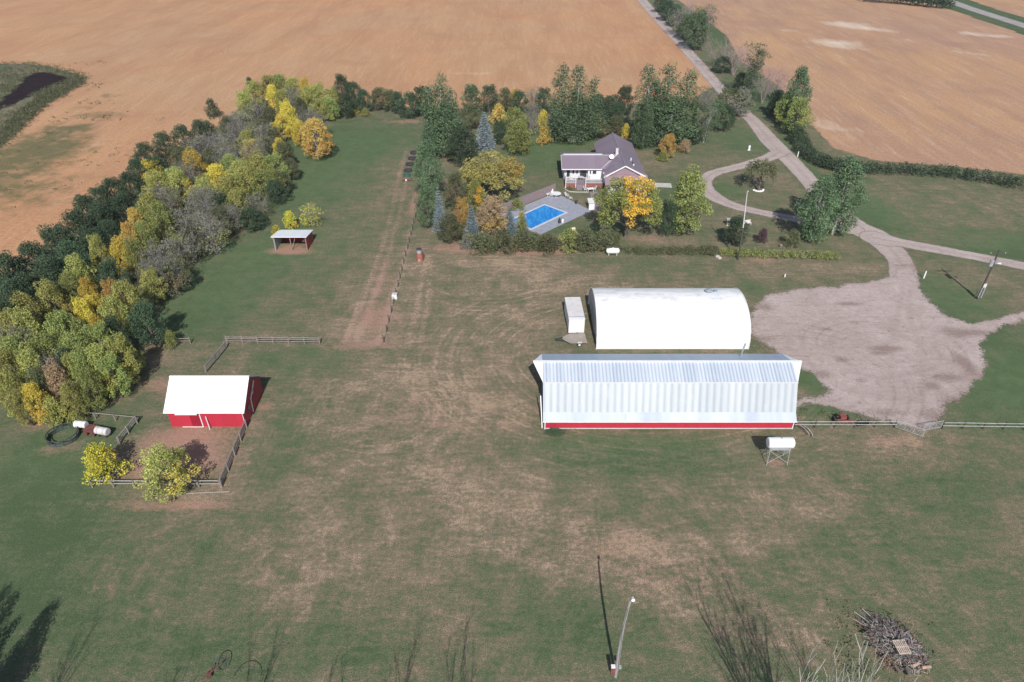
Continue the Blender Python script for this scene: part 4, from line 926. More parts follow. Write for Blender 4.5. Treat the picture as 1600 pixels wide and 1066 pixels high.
# reeds round the slough (uncountable)
cl = []
for i in range(3800):
    a = random.random(); q = polyS[int(a*(len(polyS)-1))]; c = np.array(q)*1.0; cc = np.array(at(40, 165)); u = random.uniform(.2, 1.03)
    c = cc + (c - cc)*u + RS.normal(size=2)*.8
    if sdist(np.array([c[0]]), np.array([c[1]]), polyP)[0] > 1.2: continue
    cl.append((c[0], c[1], .35, .8, .8, .4, random.uniform(.2,.9), random.random()))
me = leaf_mesh('reeds', cl, 20, .16); me.materials[0] = FOL['K']; o = bpy.data.objects.new('reeds', me); COL.objects.link(o)
tag(o, 'dull green reeds and weeds ringing the dark slough', 'reeds', kind='stuff')
cl = []
for (px, py, rx, n) in [(118,101,3,8),(150,98,2,6),(125,137,5,16),(150,133,3,10),(145,185,2,6),(128,165,3,9),(165,160,4,8),(168,182,3,9),(175,188,2,5),(100,185,4,10),(80,215,5,12),(60,190,6,14),(30,260,10,20),(150,245,7,14),(190,245,3,6),(60,290,8,12),(255,187,1,3),(348,82,1.5,3)]:
    c = at(px, py)
    for k in range(n): cl.append((c[0] + RS.normal()*rx, c[1] + RS.normal()*rx*.6, .2, .6, .6, .3, random.uniform(.2,.7), random.random()))
me = leaf_mesh('weed_clumps', cl, 30, .15); me.materials[0] = FOL['K']; o = bpy.data.objects.new('weed_clumps', me); COL.objects.link(o)
tag(o, 'scattered green weed clumps in the stubble near the slough', 'weeds', kind='stuff')
# taller grass tufts along edges of the belt and yard (uncountable)
cl = []
for (a, b_, n, sp_) in [((150,640),(250,535),40,1.5),((400,600),(420,560),6,.5),((570,185),(650,190),30,1.2),((700,385),(960,390),60,.5),((1245,640),(1390,660),26,.6),((1330,970),(1440,1010),60,1.3),((1330,1020),(1360,1066),30,.8),((1100,15),(1180,150),70,2.5),((1060,60),(1160,160),60,1.5),((1250,235),(1310,262),30,.8),((850,665),(900,672),14,.5)]:
    p0 = np.array(at(*a)); p1 = np.array(at(*b_))
    for k in range(n):
        q = p0 + (p1-p0)*random.random() + RS.normal(size=2)*sp_
        cl.append((q[0], q[1], .1, .35, .35, .22, random.uniform(.2,.8), random.random()))
me = leaf_mesh('long_grass', cl, 130, .08); me.materials[0] = FOL['K']; o = bpy.data.objects.new('long_grass', me); COL.objects.link(o)
tag(o, 'unmown long grass along fences, hedges and the tree line', 'long grass', kind='stuff')

exec_buildings = True
# ================================================================== BUILDINGS
def solid(prof, x0, x1, name, m, parent, axis='x'): return MB().prism(prof, x0, x1, axis).build(name, m, parent)
# ---- red barn, white roof
B = empty('red_barn', (-36.4, 65.2, 0)); tag(B, 'red barn with white metal roof and a dark right gable', 'barn')
bx0, bx1, by0, by1 = -4.45, 4.5, -3.35, 3.35
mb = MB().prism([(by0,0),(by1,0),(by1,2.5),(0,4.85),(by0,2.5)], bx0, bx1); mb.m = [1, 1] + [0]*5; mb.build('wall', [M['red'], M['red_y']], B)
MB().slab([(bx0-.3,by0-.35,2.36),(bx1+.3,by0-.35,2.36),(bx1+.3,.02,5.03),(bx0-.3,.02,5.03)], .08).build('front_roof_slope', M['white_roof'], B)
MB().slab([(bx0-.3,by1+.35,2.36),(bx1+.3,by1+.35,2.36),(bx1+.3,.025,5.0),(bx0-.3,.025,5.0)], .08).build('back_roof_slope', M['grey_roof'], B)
MB().box(bx0-.32,bx1+.32,-.12,.14,5.03,5.08).build('ridge_cap', M['white'], B)
d1 = MB().box(-3.1,-1.9,by0-.09,by0-.01,.05,2.1).build('sliding_door', M['red'], B)
d2 = MB().box(-1.9,-.75,by0-.06,by0-.01,.05,2.15).build('door_opening', M['dark_red'], B)
MB().box(-3.3,-.7,by0-.55,by0-.3,2.28,2.4).build('door_track', M['white'], B)
MB().box(-.72,-.62,by0-.1,by0-.012,.0,2.3).build('door_trim', M['white'], B)
MB().bar((-3.15,by0-.12,.06),(-.7,by0-.12,.06),.08,.06).build('door_sill', M['white'], B)
MB().bar((.30,by0-.55,.03),(.0,by0-.10,1.7),.10,.05).build('leaning_board', M['off_white'], B)
g = MB().bar((bx1+.03,-.6,1.95),(bx1+.03,1.45,3.3),.06,.2).build('gable_trim', M['white'], B)
g = MB().bar((bx1+.04,-.6,1.95),(bx1+.04,-.75,.1),.06,.16).build('gable_trim', M['white'], B)
MB().box(bx1+.01,bx1+.04,-.7,1.3,.05,1.9).build('gable_door', M['dark_red'], B)
MB().box(bx1+.045,bx1+.12,.1,.45,2.2,2.9).build('gable_bracket', M['galv'], B)
MB().box(bx1+.01,bx1+.05,-1.9,-1.3,1.2,1.9).build('gable_window', M['glass'], B)
MB().tube([(bx1-.05,by0-.1,2.3),(bx1-.05,by0-.1,.15),(bx1-.05,by0-.3,.08)], .05, 6).build('downspout', M['off_white'], B)

# ---- open shelter
S = empty('open_shelter', (-38.8, 110.2, 0)); tag(S, 'small three-sided animal shelter with white lean-to roof and red end wall', 'shelter')
MB().slab([(-3.1,-2.3,2.75),(3.1,-2.3,2.75),(3.1,2.2,2.0),(-3.1,2.2,2.0)], .1).build('roof', M['white_roof'], S)
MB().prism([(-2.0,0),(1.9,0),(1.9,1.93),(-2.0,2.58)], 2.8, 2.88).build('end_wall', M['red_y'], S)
MB().prism([(-2.0,0),(1.9,0),(1.9,1.93),(-2.0,2.58)], -2.88, -2.8).build('side_wall', M['grey_roof'], S)
MB().box(-2.79,2.79,1.8,1.88,0,1.95).build('back_wall', M['dark_red'], S)
for x in (-2.72, .05, 2.72): MB().box(x-.06,x+.06,-1.98,-1.86,0,2.6).build('post', M['wood_grey'], S)
MB().bar((.1,-1.9,.3),(1.0,-1.9,2.5),.08,.08).build('brace', M['wood_grey'], S)
MB().bar((-2.7,-1.92,2.5),(2.7,-1.92,2.5),.08,.14).build('beam', M['dark_red'], S)
MB().box(1.3,2.4,.6,1.3,.35,.7).build('feed_trough', M['galv'], S)

# ---- long gambrel barn
L = empty('long_barn', (18.7, 66.4, 0)); tag(L, 'long low gambrel barn with corrugated silver roof and red base wall', 'barn')
lx0, lx1 = -14.8, 14.85
half_p = [(-4.9, 0), (-4.9, 1.25), (-4.1, 1.95), (-2.62, 5.05), (0, 6.15)]
mb = MB().prism(half_p + [(2.62,5.05),(4.1,1.95),(4.9,1.25),(4.9,0)], lx0, lx1); mb.m = [1, 1] + [0]*9; mb.build('wall', [M['red'], M['grey_roof']], L)
rp = [(-5.13,1.27),(-4.28,2.02),(-2.72,5.25),(0,6.35)]
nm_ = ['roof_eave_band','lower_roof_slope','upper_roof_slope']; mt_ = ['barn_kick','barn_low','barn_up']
for sgn in (1, -1):
    if sgn == -1: rp = [(-5.13,1.27),(-4.28,2.3),(-3.0,5.35),(0,6.35)]
    for i in range(3):
        (a0, z0), (a1, z1) = rp[i], rp[i+1]
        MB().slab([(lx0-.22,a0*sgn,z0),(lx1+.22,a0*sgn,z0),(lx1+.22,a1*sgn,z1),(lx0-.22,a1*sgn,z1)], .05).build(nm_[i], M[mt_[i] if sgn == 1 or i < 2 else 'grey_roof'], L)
for sgn, xe in ((-1, lx0-.22), (1, lx1+.22)):      # hay hoods: the ridge juts out to a point
    mb = MB(); tip = (xe + sgn*1.15, 0, 6.37); a = (xe, -2.72, 5.26); b_ = (xe, 3.0, 5.36); r = (xe, 0, 6.37)
    mb.slab([r, tip, a], .05); mb.slab([r, tip, b_], .05); mb.build('hay_hood', M['white_roof'], L)
mb = MB(); mb.bar((lx0-1.36,0,6.41),(lx1+1.36,0,6.41),.35,.06); mb.build('ridge_cap', M['white'], L)
MB().bar((lx0-.24,-2.76,5.30),(lx1+.24,-2.76,5.30),.16,.05).build('break_flashing', M['white'], L)
MB().bar((lx0-.25,-5.17,1.25),(lx1+.25,-5.17,1.25),.05,.1).build('eave_fascia', M['white'], L)
MB().bar((lx0-.02,-4.95,.07),(lx1+.02,-4.95,.07),.05,.1).build('base_board', M['off_white'], L)
MB().bar((lx1-.02,-4.96,0),(lx1-.02,-4.96,1.05),.1,.1).build('corner_trim', M['white'], L)
MB().bar((lx0+.02,-4.96,0),(lx0+.02,-4.96,1.05),.1,.1).build('corner_trim', M['white'], L)
# left end: lifted panel and trim
MB().slab([(lx0-.26,-4.6,.25),(lx0-.26,-2.4,.25),(lx0-.55,-2.6,3.6),(lx0-.55,-3.3,3.6)], .04).build('loose_panel', M['grey_roof'], L)
MB().bar((lx0-.3,-4.95,.1),(lx0-.5,-3.2,3.7),.1,.08).build('gable_trim', M['white'], L)
for x0, x1, z0, z1 in ((-5.2, 1.6, .18, .5),): MB().slab([(x0,-5.0,1.55),(x1,-5.0,1.55),(x1,-4.5,1.98),(x0,-4.5,1.98)], .03).build('patch_panel', M['barn_kick'], L)
MB().tube([(9.6,2.2,5.2),(9.6,2.0,6.5),(9.75,2.0,7.6)], .1, 8).build('stove_pipe', M['galv'], L)

# ---- quonset
Q = empty('quonset_shed', (22.5, 84.1, 0)); tag(Q, 'large white arched quonset shed behind the long barn', 'shed')
qa, qb = 6.05, 5.1; arc = [(-qa, 0)] + [(-qa*cos(a), .35 + qb*.93*sin(a)**.92) for a in np.linspace(.03, pi-.03, 26)] + [(qa, 0)]
mb = MB(); n = len(arc); vs = []
qx0, qx1 = -10.7, 10.5
for e_ in (qx0, qx1): vs += [(e_, a, z) for a, z in arc]
vin = [(e_, a*.985, z - .06 if z > .1 else 0) for e_ in (qx0, qx1) for a, z in arc]
mb.add(vs, [(i, i+1, n+i+1, n+i) for i in range(n-1)])
mb.add(vin, [(i, i+1, n+i+1, n+i) for i in range(n-1)]); mb.build('arched_roof', M['quonset'], Q, True)
MB().prism([(a*.99, z*.99) for a, z in arc], qx0+.12, qx0+.2).build('end_wall', M['off_white'], Q)
MB().prism([(a*.99, z*.99) for a, z in arc], qx1-.2, qx1-.12).build('end_wall', M['off_white'], Q)
for xe in (qx0-.02, qx1+.02): MB().tube([(xe, a*1.005, z*1.005) for a, z in arc], .07, 5).build('end_rim', M['white'], Q)
MB().box(qx0+.04,qx0+.115,-2,2,0,3.4).build('sliding_door', M['off_white'], Q)
mb = MB().tube([(5.9,1.15,4.75),(5.9,1.15,5.25)], [.42,.42], 12); mb.build('roof_vent', M['blue_grey'], Q)
MB().tube([(5.9,1.15,5.25),(5.9,1.15,5.45)], [.6,.1], 12).build('vent_cap', M['galv'], Q)
MB().box(6.6,7.1,1.0,1.3,5.0,5.3).build('vent_hood', M['blue_grey'], Q)

# ---- white storage trailer + flat deck trailer
Tq = empty('storage_trailer', (9.1, 84.6, 0), radians(2)); tag(Tq, 'white box storage trailer beside the arched shed', 'trailer')
MB().box(-1.1,1.15,-3.0,3.1,.35,2.6).build('body', M['white'], Tq)
MB().box(-1.14,1.19,-2.4,3.14,2.605,2.66).build('roof', M['trailer_top'], Tq)
MB().box(-1.14,1.19,-3.04,-2.45,2.605,2.65).build('roof_edge', M['white'], Tq)
MB().box(-1.13,1.18,-2.52,-2.36,2.665,2.72).build('roof_bar', M['galv'], Tq)
for x in (-1.0, 1.0):
    for y in (-.5, .5): MB().tube([(x-.1,y,.33),(x+.12,y,.33)], .33, 14).build('wheel', M['rubber'], Tq)
MB().box(-.9,.9,-2.8,2.8,.2,.34).build('frame', M['dark'], Tq)
Fd = empty('flat_deck_trailer', (9.0, 79.9, 0), radians(3)); tag(Fd, 'small plywood flat deck trailer with pointed nose in front of the white box trailer', 'trailer')
mb = MB(); top = [(1.5,-1.15,.55),(1.5,1.25,.55),(-.7,1.25,.55),(-1.7,.55,.55),(-1.9,0,.55),(-.9,-1.15,.55)]
mb.slab(top, .08).build('deck', M['plywood'], Fd)
MB().box(-.8,1.45,-1.0,1.1,.36,.465).build('frame', M['dark'], Fd)
mb = MB(); mb.bar((-1.7,.5,.42),(-2.9,.1,.42),.08,.08); mb.bar((-1.7,-.4,.42),(-2.9,.1,.42),.08,.08); mb.build('drawbar', M['dark'], Fd)
MB().tube([(-2.7,.1,.0),(-2.7,.1,.6)], .05, 6).build('jack', M['dark'], Fd)
for y in (-1.22, 1.32): 
    wq = MB().tube([(.4,y-.09,.3),(.4,y+.09,.3)], .3, 14).build('wheel', M['rubber'], Fd); MB().tube([(.4,y-.1,.3),(.4,y-.115,.3)], .17, 12).build('rim', M['white'], wq)
MB().box(.1,.75,-1.33,-1.05,.58,.66).build('fender', M['off_white'], Fd)

# ---- house
Hh = empty('farm_house', (0, 0, 0)); tag(Hh, 'white farm house with purple metal roof in an L shape and a railed deck', 'house')
# main block (ridge along y), wing (ridge along x)
MB().prism([(19.5,0),(27.3,0),(27.3,3.1),(23.3,5.2),(19.5,3.1)], 135.8, 156.4, 'y').build('main_wall', M['house_wall'], Hh)
MB().slab([(18.95,135.2,3.05),(18.95,156.9,3.05),(23.2,156.9,5.42),(23.2,135.2,5.42)], .1).build('roof', M['purple_roof_y'], Hh)
MB().slab([(27.85,135.2,3.05),(27.85,156.9,3.05),(23.2,156.9,5.424),(23.2,135.2,5.424)], .1).build('roof', M['purple_roof_y'], Hh)
MB().bar((23.2,135.18,5.46),(23.2,156.92,5.46),.3,.05).build('ridge_cap', M['purple_roof'], Hh)
mb = MB(); mb.bar((18.93,135.15,3.02),(23.2,135.15,5.40),.06,.26); mb.bar((27.87,135.15,3.02),(23.2,135.15,5.40),.06,.26); mb.build('gable_fascia', M['white'], Hh)
MB().slab([(19.0,132.6,2.35),(28.0,132.6,2.35),(27.9,135.7,3.45),(19.1,135.7,3.45)], .1).build('lower_roof', M['sun_tinted_roof'], Hh)
MB().prism([(19.4,3.46),(27.4,3.46),(23.2,5.2)], 135.55, 135.78, 'y').build('gable_panel', M['sun_tinted_roof'], Hh)
MB().box(19.6,27.6,133.0,135.75,0,2.32).build('porch_wall', M['house_wall'], Hh)
for x in (20.3, 24.2): 
    gd = MB().box(x,x+3.0,132.94,132.995,.05,2.05).build('garage_door', M['off_white'], Hh)
    MB().box(x+.3,x+2.7,132.92,132.938,1.5,1.85).build('pane', M['glass'], gd)
wy0, wy1 = 140.2, 149.3; wr = 143.6
MB().prism([(wy0,0),(wy1,0),(wy1,3.2),(144.4,4.8),(wy0,3.3)], 11.1, 19.48).build('wing_wall', M['house_wall'], Hh)
MB().slab([(10.5,138.9,3.42),(22.6,138.9,3.42),(22.6,142.9,5.02),(10.5,142.9,5.02)], .1).build('wing_roof', M['purple_roof'], Hh)
MB().slab([(10.5,149.8,3.3),(22.6,149.8,3.3),(22.6,142.91,5.024),(10.5,142.91,5.024)], .1).build('wing_roof', M['purple_roof'], Hh)
MB().bar((10.48,142.9,5.06),(22.3,142.9,5.06),.22,.05).build('ridge_cap', M['off_white'], Hh)
MB().bar((10.5,138.86,3.36),(19.0,138.86,3.36),.05,.2).build('eave_fascia', M['white'], Hh)
MB().bar((18.9,139.1,3.48),(22.9,143.5,5.3),.14,.04).build('valley_flashing', M['off_white'], Hh)
MB().bar((10.46,138.9,3.38),(10.46,142.9,4.98),.05,.2).build('side_fascia', M['white'], Hh)
for x0, x1, z0, z1 in ((11.5,12.4,1.2,2.9),(12.8,13.3,1.9,2.9),(13.6,14.1,1.9,2.9),(14.4,16.0,1.1,3.0)):
    f_ = MB().box(x0,x1,wy0-.06,wy0-.01,z0,z1).build('window', M['white'], Hh)
    MB().box(x0+.08,x1-.08,wy0-.09,wy0-.062,z0+.08,z1-.08).build('pane', M['glass'], f_)
MB().box(16.1,19.4,139.3,140.17,.95,3.3).build('sunroom_wall', M['white'], Hh)
for x0, x1 in ((16.4,16.8),(17.0,17.9)):
    f_ = MB().box(x0,x1,139.24,139.29,2.2,3.05).build('window', M['white'], Hh); MB().box(x0+.07,x1-.07,139.21,139.235,2.27,2.98).build('pane', M['glass'], f_)
# deck
mb = MB()
for i in range(20): mb.box(11.2+i*.41, 11.2+i*.41+.385, 137.0, 140.1, .92, 1.0)
mb.build('deck_floor', M['deck_wood'], Hh)
MB().box(11.25,19.2,137.1,140.0,0,.9).build('deck_base', M['brick'], Hh)
MB().box(13.5,15.4,136.2,136.98,0,.02).build('step_pad', M['slab'], Hh)
mb = MB()
for i in range(4): mb.box(13.5,15.4,135.9+i*.28,136.16+i*.28,.0,.18+i*.22)
mb.build('deck_steps', M['deck_wood'], Hh)
for (x0, x1) in ((11.25,13.4),(15.5,19.2)):
    rl = MB(); rl.bar((x0,137.08,1.95),(x1,137.08,1.95),.08,.07); rl.bar((x0,137.08,1.12),(x1,137.08,1.12),.06,.06)
    k = int((x1-x0)/.22)
    for i in range(k+1): x = x0 + (x1-x0)*i/k; rl.box(x-.03,x+.03,137.05,137.11,1.1,1.93)
    rl.build('railing', M['white'], Hh)
rl = MB(); rl.bar((11.25,137.1,1.95),(11.25,140.1,1.95),.08,.07); rl.bar((11.25,137.1,1.12),(11.25,140.1,1.12),.06,.06)
for i in range(14): rl.box(11.22,11.28,137.2+i*.21,137.25+i*.21,1.1,1.93)
rl.build('railing', M['white'], Hh)
for x in (11.3, 13.4, 15.5, 19.1): MB().box(x-.07,x+.07,137.02,137.16,0,2.1 if x in (13.4,15.5) else 3.4).build('deck_post', M['white'], Hh)
# roof fittings
MB().box(22.2,22.75,143.3,143.8,4.9,6.3).build('chimney', M['off_white'], Hh)
MB().tube([(25.3,141.5,4.2),(25.3,141.5,4.9)], .12, 8).build('roof_vent', M['white'], Hh)
MB().tube([(25.4,139.8,4.1),(25.4,139.8,4.65)], .14, 8).build('roof_vent', M['dark'], Hh)
MB().tube([(25.5,138.9,4.0),(25.5,138.9,4.5)], .16, 8).build('roof_vent', M['white'], Hh)
mb = MB().tube([(21.1,141.6,4.7),(21.1,141.6,5.1)], .04, 6); mb.build('dish_mast', M['galv'], Hh)
mb = MB(); mb.tube([(21.1,141.5,5.1),(21.1,141.2,5.3)], [.1,.5], 16); mb.build('satellite_dish', M['white'], Hh)
# small things by the house
o = empty('heat_pump', (16.0, 151.6, 0)); tag(o, 'white box unit behind the house wing', 'box'); MB().box(-1.3,1.0,-.5,.5,.1,1.6).build('cabinet', M['white'], o); MB().box(-1.1,.8,-.4,.4,1.605,1.66).build('fan_grille', M['galv'], o)
o = MB().slab([(27.8,138.0,.06),(33.8,137.2,.06),(34.0,139.6,.06),(28.0,140.0,.06)], .15).build('patio', M['slab']); o['kind'] = 'structure'
o = MB().slab([(16.0,124.9,.05),(17.9,124.9,.05),(18.1,134.8,.05),(16.2,134.8,.05)], .12).build('garden_path', M['deck_wood']); o['kind'] = 'structure'
# flower bed edging ring
o = empty('flower_bed', (13, 136.0, 0)); tag(o, 'flower bed with pale curved edging under the deck railing', 'flower bed')
pts = [(-1.9,1.0,.06),(-1.8,0,.06),(-1.0,-1.1,.06),(.5,-1.35,.06),(2.9,-1.4,.06)]
MB().tube(pts, .09, 5).build('edging', M['slab'], o)
cl = [(random.uniform(-1.4,.3), random.uniform(-.6,.7), .35, .4, .4, .4, random.random(), random.random()) for _ in range(12)] + [(random.uniform(2.8,6), random.uniform(.2,.8), .3, .3, .3, .35, random.random(), random.random()) for _ in range(12)]
me = leaf_mesh('foliage', cl, 110, .09); me.materials[0] = FOL['K']; c = bpy.data.objects.new('foliage', me); COL.objects.link(c); c.parent = o

# ---- pool
u = np.array((-.68,-.733)); v_ = np.array((-.733,.68)); Pr = np.array((10.4,124.2)); Lp, Wp = 10.0, 5.3
def pq(a, b_, z=0): q = Pr + u*a + v_*b_; return (q[0], q[1], z)
deckq = [(9.1,134.2),(15.6,125.2),(5.1,114.4),(-2.8,122.6)]
o = empty('swimming_pool'); tag(o, 'rectangular blue swimming pool with pale coping', 'pool')
MB().slab([pq(0,0,.105),pq(Lp,0,.105),pq(Lp,Wp,.105),pq(0,Wp,.105)], .02).build('water', M['pool'], o)
for (a0,b0,a1,b1) in ((-.35,-.35,Lp+.35,0),(-.35,Wp,Lp+.35,Wp+.35),(-.35,0,0,Wp),(Lp,0,Lp+.35,Wp)):
    MB().slab([pq(a0,b0,.16),pq(a1,b0,.16),pq(a1,b1,.16),pq(a0,b1,.16)], .12).build('coping', M['coping'], o)
mb = MB()
for s in (1.2, 1.8): mb.tube([pq(-.5,s,.15),pq(-.5,s,.9),pq(.1,s,1.0),pq(.35,s,.15)], .03, 6)
mb.build('ladder', M['galv'], o)
o = MB().slab([(*q, .075) for q in deckq], .2).build('pool_deck', M['concrete']); o['kind'] = 'structure'
def board_fence(name, a, b_, h, m, label, cat='fence', gap=.02, bw=.15):
    a = np.array(a); b_ = np.array(b_); Ln = np.linalg.norm(b_-a); d = (b_-a)/Ln; o = empty(name, (a[0], a[1], 0), math.atan2(d[1], d[0])); tag(o, label, cat)
    mb = MB(); x = 0
    while x < Ln - bw: mb.box(x, x+bw-gap, -.012, .012, .05, h + random.uniform(-.03,.03)); x += bw
    mb.build('boards', m, o)
    n = max(2, int(Ln/2.4)+1)
    for i in range(n): x = Ln*i/(n-1); MB().box(x-.05,x+.05,.014,.114,0,h-.05).build('post', M['wood_grey'], o)
    for z in (.4, h-.35): MB().box(0,Ln,.014,.06,z,z+.09).build('rail', M['wood_grey'], o)
    return o
board_fence('privacy_fence', (-2.9,122.9), (9.0,134.5), 2.0, M['wood_fence'], 'tall grey-pink board fence along the back of the pool')
fy_ = at(850, 389)[1]
board_fence('board_fence', (at(822,389)[0], fy_+.5), (at(884,389)[0], fy_+.5), 1.8, M['wood_fence'], 'grey board fence showing between the shrubs below the pool')
board_fence('board_fence', (at(724,386)[0], fy_+1.2), (at(738,386)[0], fy_+1.2), 1.6, M['wood_fence'], 'short board fence piece under the pale blue spruce')
# pool furniture
def chair(loc, rz, m, label, cat='chair', group='chairs around the pool', name='patio_chair'):
    o = empty(name, loc, rz); tag(o, label, cat, group)
    MB().box(-.3,.3,-.3,.3,.38,.46).build('seat', m, o); MB().slab([(-.3,.28,.46),(.3,.28,.46),(.3,.5,1.05),(-.3,.5,1.05)], .05).build('backrest', m, o)
    for x in (-.27,.27):
        for y in (-.26,.26): MB().box(x-.025,x+.025,y-.025,y+.025,0,.375).build('leg', m, o)
    for x in (-.33,.33): MB().box(x-.03,x+.03,-.28,.36,.62,.66).build('armrest', m, o)
    return o
zt = .078
c0 = at(855,306)
chair((c0[0]+.1,c0[1]-.3,zt),.6,M['white'],'white patio chair at the left by the board fence',)
chair((c0[0]+1.0,c0[1]+.5,zt),.2,M['white'],'white patio chair with its back to the board fence end')
chair((c0[0]+.9,c0[1]-.8,zt),2.4,M['white'],'white patio chair facing the board fence')
o = empty('round_table', (*at(869,308), zt)); tag(o, 'round white patio table at the top of the pool deck', 'table')
MB().tube([(0,0,.68),(0,0,.73)], 1.0, 24).build('tabletop', M['white'], o); MB().tube([(0,0,.02),(0,0,.68)], .05, 8).build('leg', M['white'], o); MB().tube([(0,0,0),(0,0,.04)], .35, 12).build('base', M['white'], o)
for i, (px, py) in enumerate([(886,309),(891,313)]): chair((*at(px,py), zt), 1.0+i, M['off_white'], ['pale chair on the upper right pool deck edge, farther one','pale chair on the upper right pool deck edge, nearer one'][i])
o = empty('dark_planter', (*at(900,319), zt)); tag(o, 'dark narrow post planter on the deck edge', 'planter'); MB().tube([(0,0,0),(0,0,.7)], [.2,.28], 10).build('pot', M['dark'], o); MB().tube([(0,0,.7),(0,0,.74)], [.29,.25], 10).build('rim', M['dark'], o)
# deck-side dark bundle with white pot
o = empty('pool_pump', (*at(874,349), zt)); tag(o, 'dark pump unit with hose near the lower pool edge', 'pump'); MB().tube([(0,0,0),(0,0,.8)], [.28,.22], 10).build('housing', M['dark'], o); MB().tube([(0,0,.8),(0,0,1.05)], [.2,.12], 10).build('cap', M['dark'], o); MB().tube([(.2,0,.1),(.5,.3,.1),(.9,.2,.1)], .05, 6).build('hose', M['dark'], o)
o = empty('white_jug', (at(879,348)[0], at(879,348)[1], zt)); tag(o, 'white jug standing beside the dark pump', 'jug'); MB().tube([(0,0,0),(0,0,.5),(0,0,.65)], [.24,.24,.08], 10).build('jug_body', M['white'], o)
o = empty('lounge_chair', (*at(899,366), 0), .4); tag(o, 'cream yellow lounge chair on the lawn below the pool', 'chair')
MB().slab([(-.35,-.9,.35),(.35,-.9,.35),(.35,.4,.38),(-.35,.4,.38)], .07).build('seat', M['cushion'], o); MB().slab([(-.35,.4,.38),(.35,.4,.38),(.35,.95,.95),(-.35,.95,.95)], .07).build('backrest', M['cushion'], o)
for x in (-.3,.3):
    for y in (-.8,.35): MB().box(x-.03,x+.03,y-.03,y+.03,0,.3).build('leg', M['off_white'], o)
# pump house at path end (white small shed with dark side)
o = empty('pump_house', (*at(923,326), 0), .05); tag(o, 'small white pump house at the right tip of the pool deck', 'shed')
MB().box(-.5,.6,-.7,.9,0,1.5).build('wall', M['white'], o); MB().slab([(-.65,-.85,1.5),(.75,-.85,1.5),(.75,1.05,1.8),(-.65,1.05,1.8)], .08).build('roof', M['trailer_top'], o); MB().box(-.54,-.505,-.3,.4,.1,1.4).build('door', M['shade'], o)
o = empty('white_table', (*at(922,300), 0), .3); tag(o, 'small white garden table at the foot of the deck steps', 'table')
MB().box(-.7,.7,-.45,.45,.7,.76).build('tabletop', M['white'], o)
for x in (-.6,.6):
    for y in (-.38,.38): MB().box(x-.03,x+.03,y-.03,y+.03,0,.7).build('leg', M['white'], o)
chair((*at(915,299),0), 1.3, M['off_white'], 'pale chair left of the small garden table', group='garden chairs by the deck')
chair((*at(928,298),0), -1.3, M['off_white'], 'pale chair right of the small garden table', group='garden chairs by the deck')
chair((12.6,138.4,1.0), .9, M['off_white'], 'pale chair on the house deck, left of the deck table', group='furniture on the house deck')
o = empty('deck_table', (14.6,138.9,1.0)); tag(o, 'pale table on the house deck', 'table'); MB().tube([(0,0,.68),(0,0,.73)], .6, 16).build('tabletop', M['off_white'], o); MB().tube([(0,0,0),(0,0,.68)], .05, 8).build('leg', M['off_white'], o)
chair((16.0,138.4,1.0), -.9, M['off_white'], 'pale chair on the house deck, right of the deck table', group='furniture on the house deck')
# white car-like garden things glimpsed through the gold tree: a boat-white camper
o = empty('camper_trailer', (*at(990,312), 0), .5); tag(o, 'white camper trailer half hidden behind the orange-gold tree', 'trailer')
MB().box(-3.0,3.0,-1.15,1.15,.5,2.7).build('body', M['white'], o); MB().box(-3.05,3.05,-1.2,1.2,2.705,2.78).build('roof', M['off_white'], o)
for x in (-.5,.5): MB().tube([(x,-1.2,.35),(x,-.95,.35)], .34, 12).build('wheel', M['rubber'], o)
MB().box(-2,-.8,-1.18,-1.155,1.5,2.2).build('window', M['glass'], o); MB().bar((3.0,0,.5),(4.2,0,.45),.1,.1).build('drawbar', M['dark'], o)

# ================================================================== FENCES
def rail_fence(name, pts, h, label, zs=(.55, 1.05), sp=2.6, rr=.06, pr=.085, m=None, pm=None, jitter=.04, rail_px=None):
    m = m or M['wood_grey']; pm = pm or M['wood_grey']; o = empty(name, (pts[0][0], pts[0][1], 0)); tag(o, label, 'fence'); ox, oy = pts[0]
    for i in range(len(pts)-1):
        a = np.array(pts[i]); b_ = np.array(pts[i+1]); Ln = np.linalg.norm(b_-a); n = max(1, round(Ln/sp)); P = [a + (b_-a)*j/n - (ox, oy) for j in range(n+1)]
        for j, q in enumerate(P):
            if i and j == 0: continue
            MB().tube([(q[0],q[1],-.1),(q[0]+random.uniform(-jitter,jitter),q[1],h)], [pr,pr*.9], 7).build('post', pm, o)
        for j in range(n):
            for z in zs:
                q0, q1 = P[j], P[j+1]; d = (q1-q0)/np.linalg.norm(q1-q0); nr = np.array((-d[1], d[0]))*-.11
                MB().tube([(*(q0+nr-d*.1), z+random.uniform(-jitter,jitter)),(*(q1+nr+d*.1), z+random.uniform(-jitter,jitter))], rr, 6).build('rail', m, o)
    return o
random.seed(2)
rail_fence('rail_fence', W([(355,536),(500,538)]), 1.25, 'weathered rail fence behind the red barn', (.45,.8,1.12), 2.3)
rail_fence('rail_fence', W([(322,582),(353,545)]), 1.2, 'slanting old plank fence joining the red barn to the rail fence', (.3,.6,.9,1.15), 2.6)
rail_fence('rail_fence', W([(205,537),(298,537)]), 1.1, 'short rail fence running out of the shelterbelt', (.5,.95), 2.6, m=M['wood_grey'])
rail_fence('rail_fence', W([(386,669),(347,762)]), 1.3, 'old rail fence on the right side of the barn pen', (.35,.7,1.1), 2.6)
rail_fence('rail_fence', W([(345,762),(145,762)]), 1.1, 'rail fence along the front of the barn pen', (.5,.95), 2.4, m=M['pole_wood'])
rail_fence('rail_fence', W([(215,662),(188,694)]), 1.2, 'short plank fence piece beside the white barrels', (.4,.7,1.0), 1.8, m=M['pole_wood'])
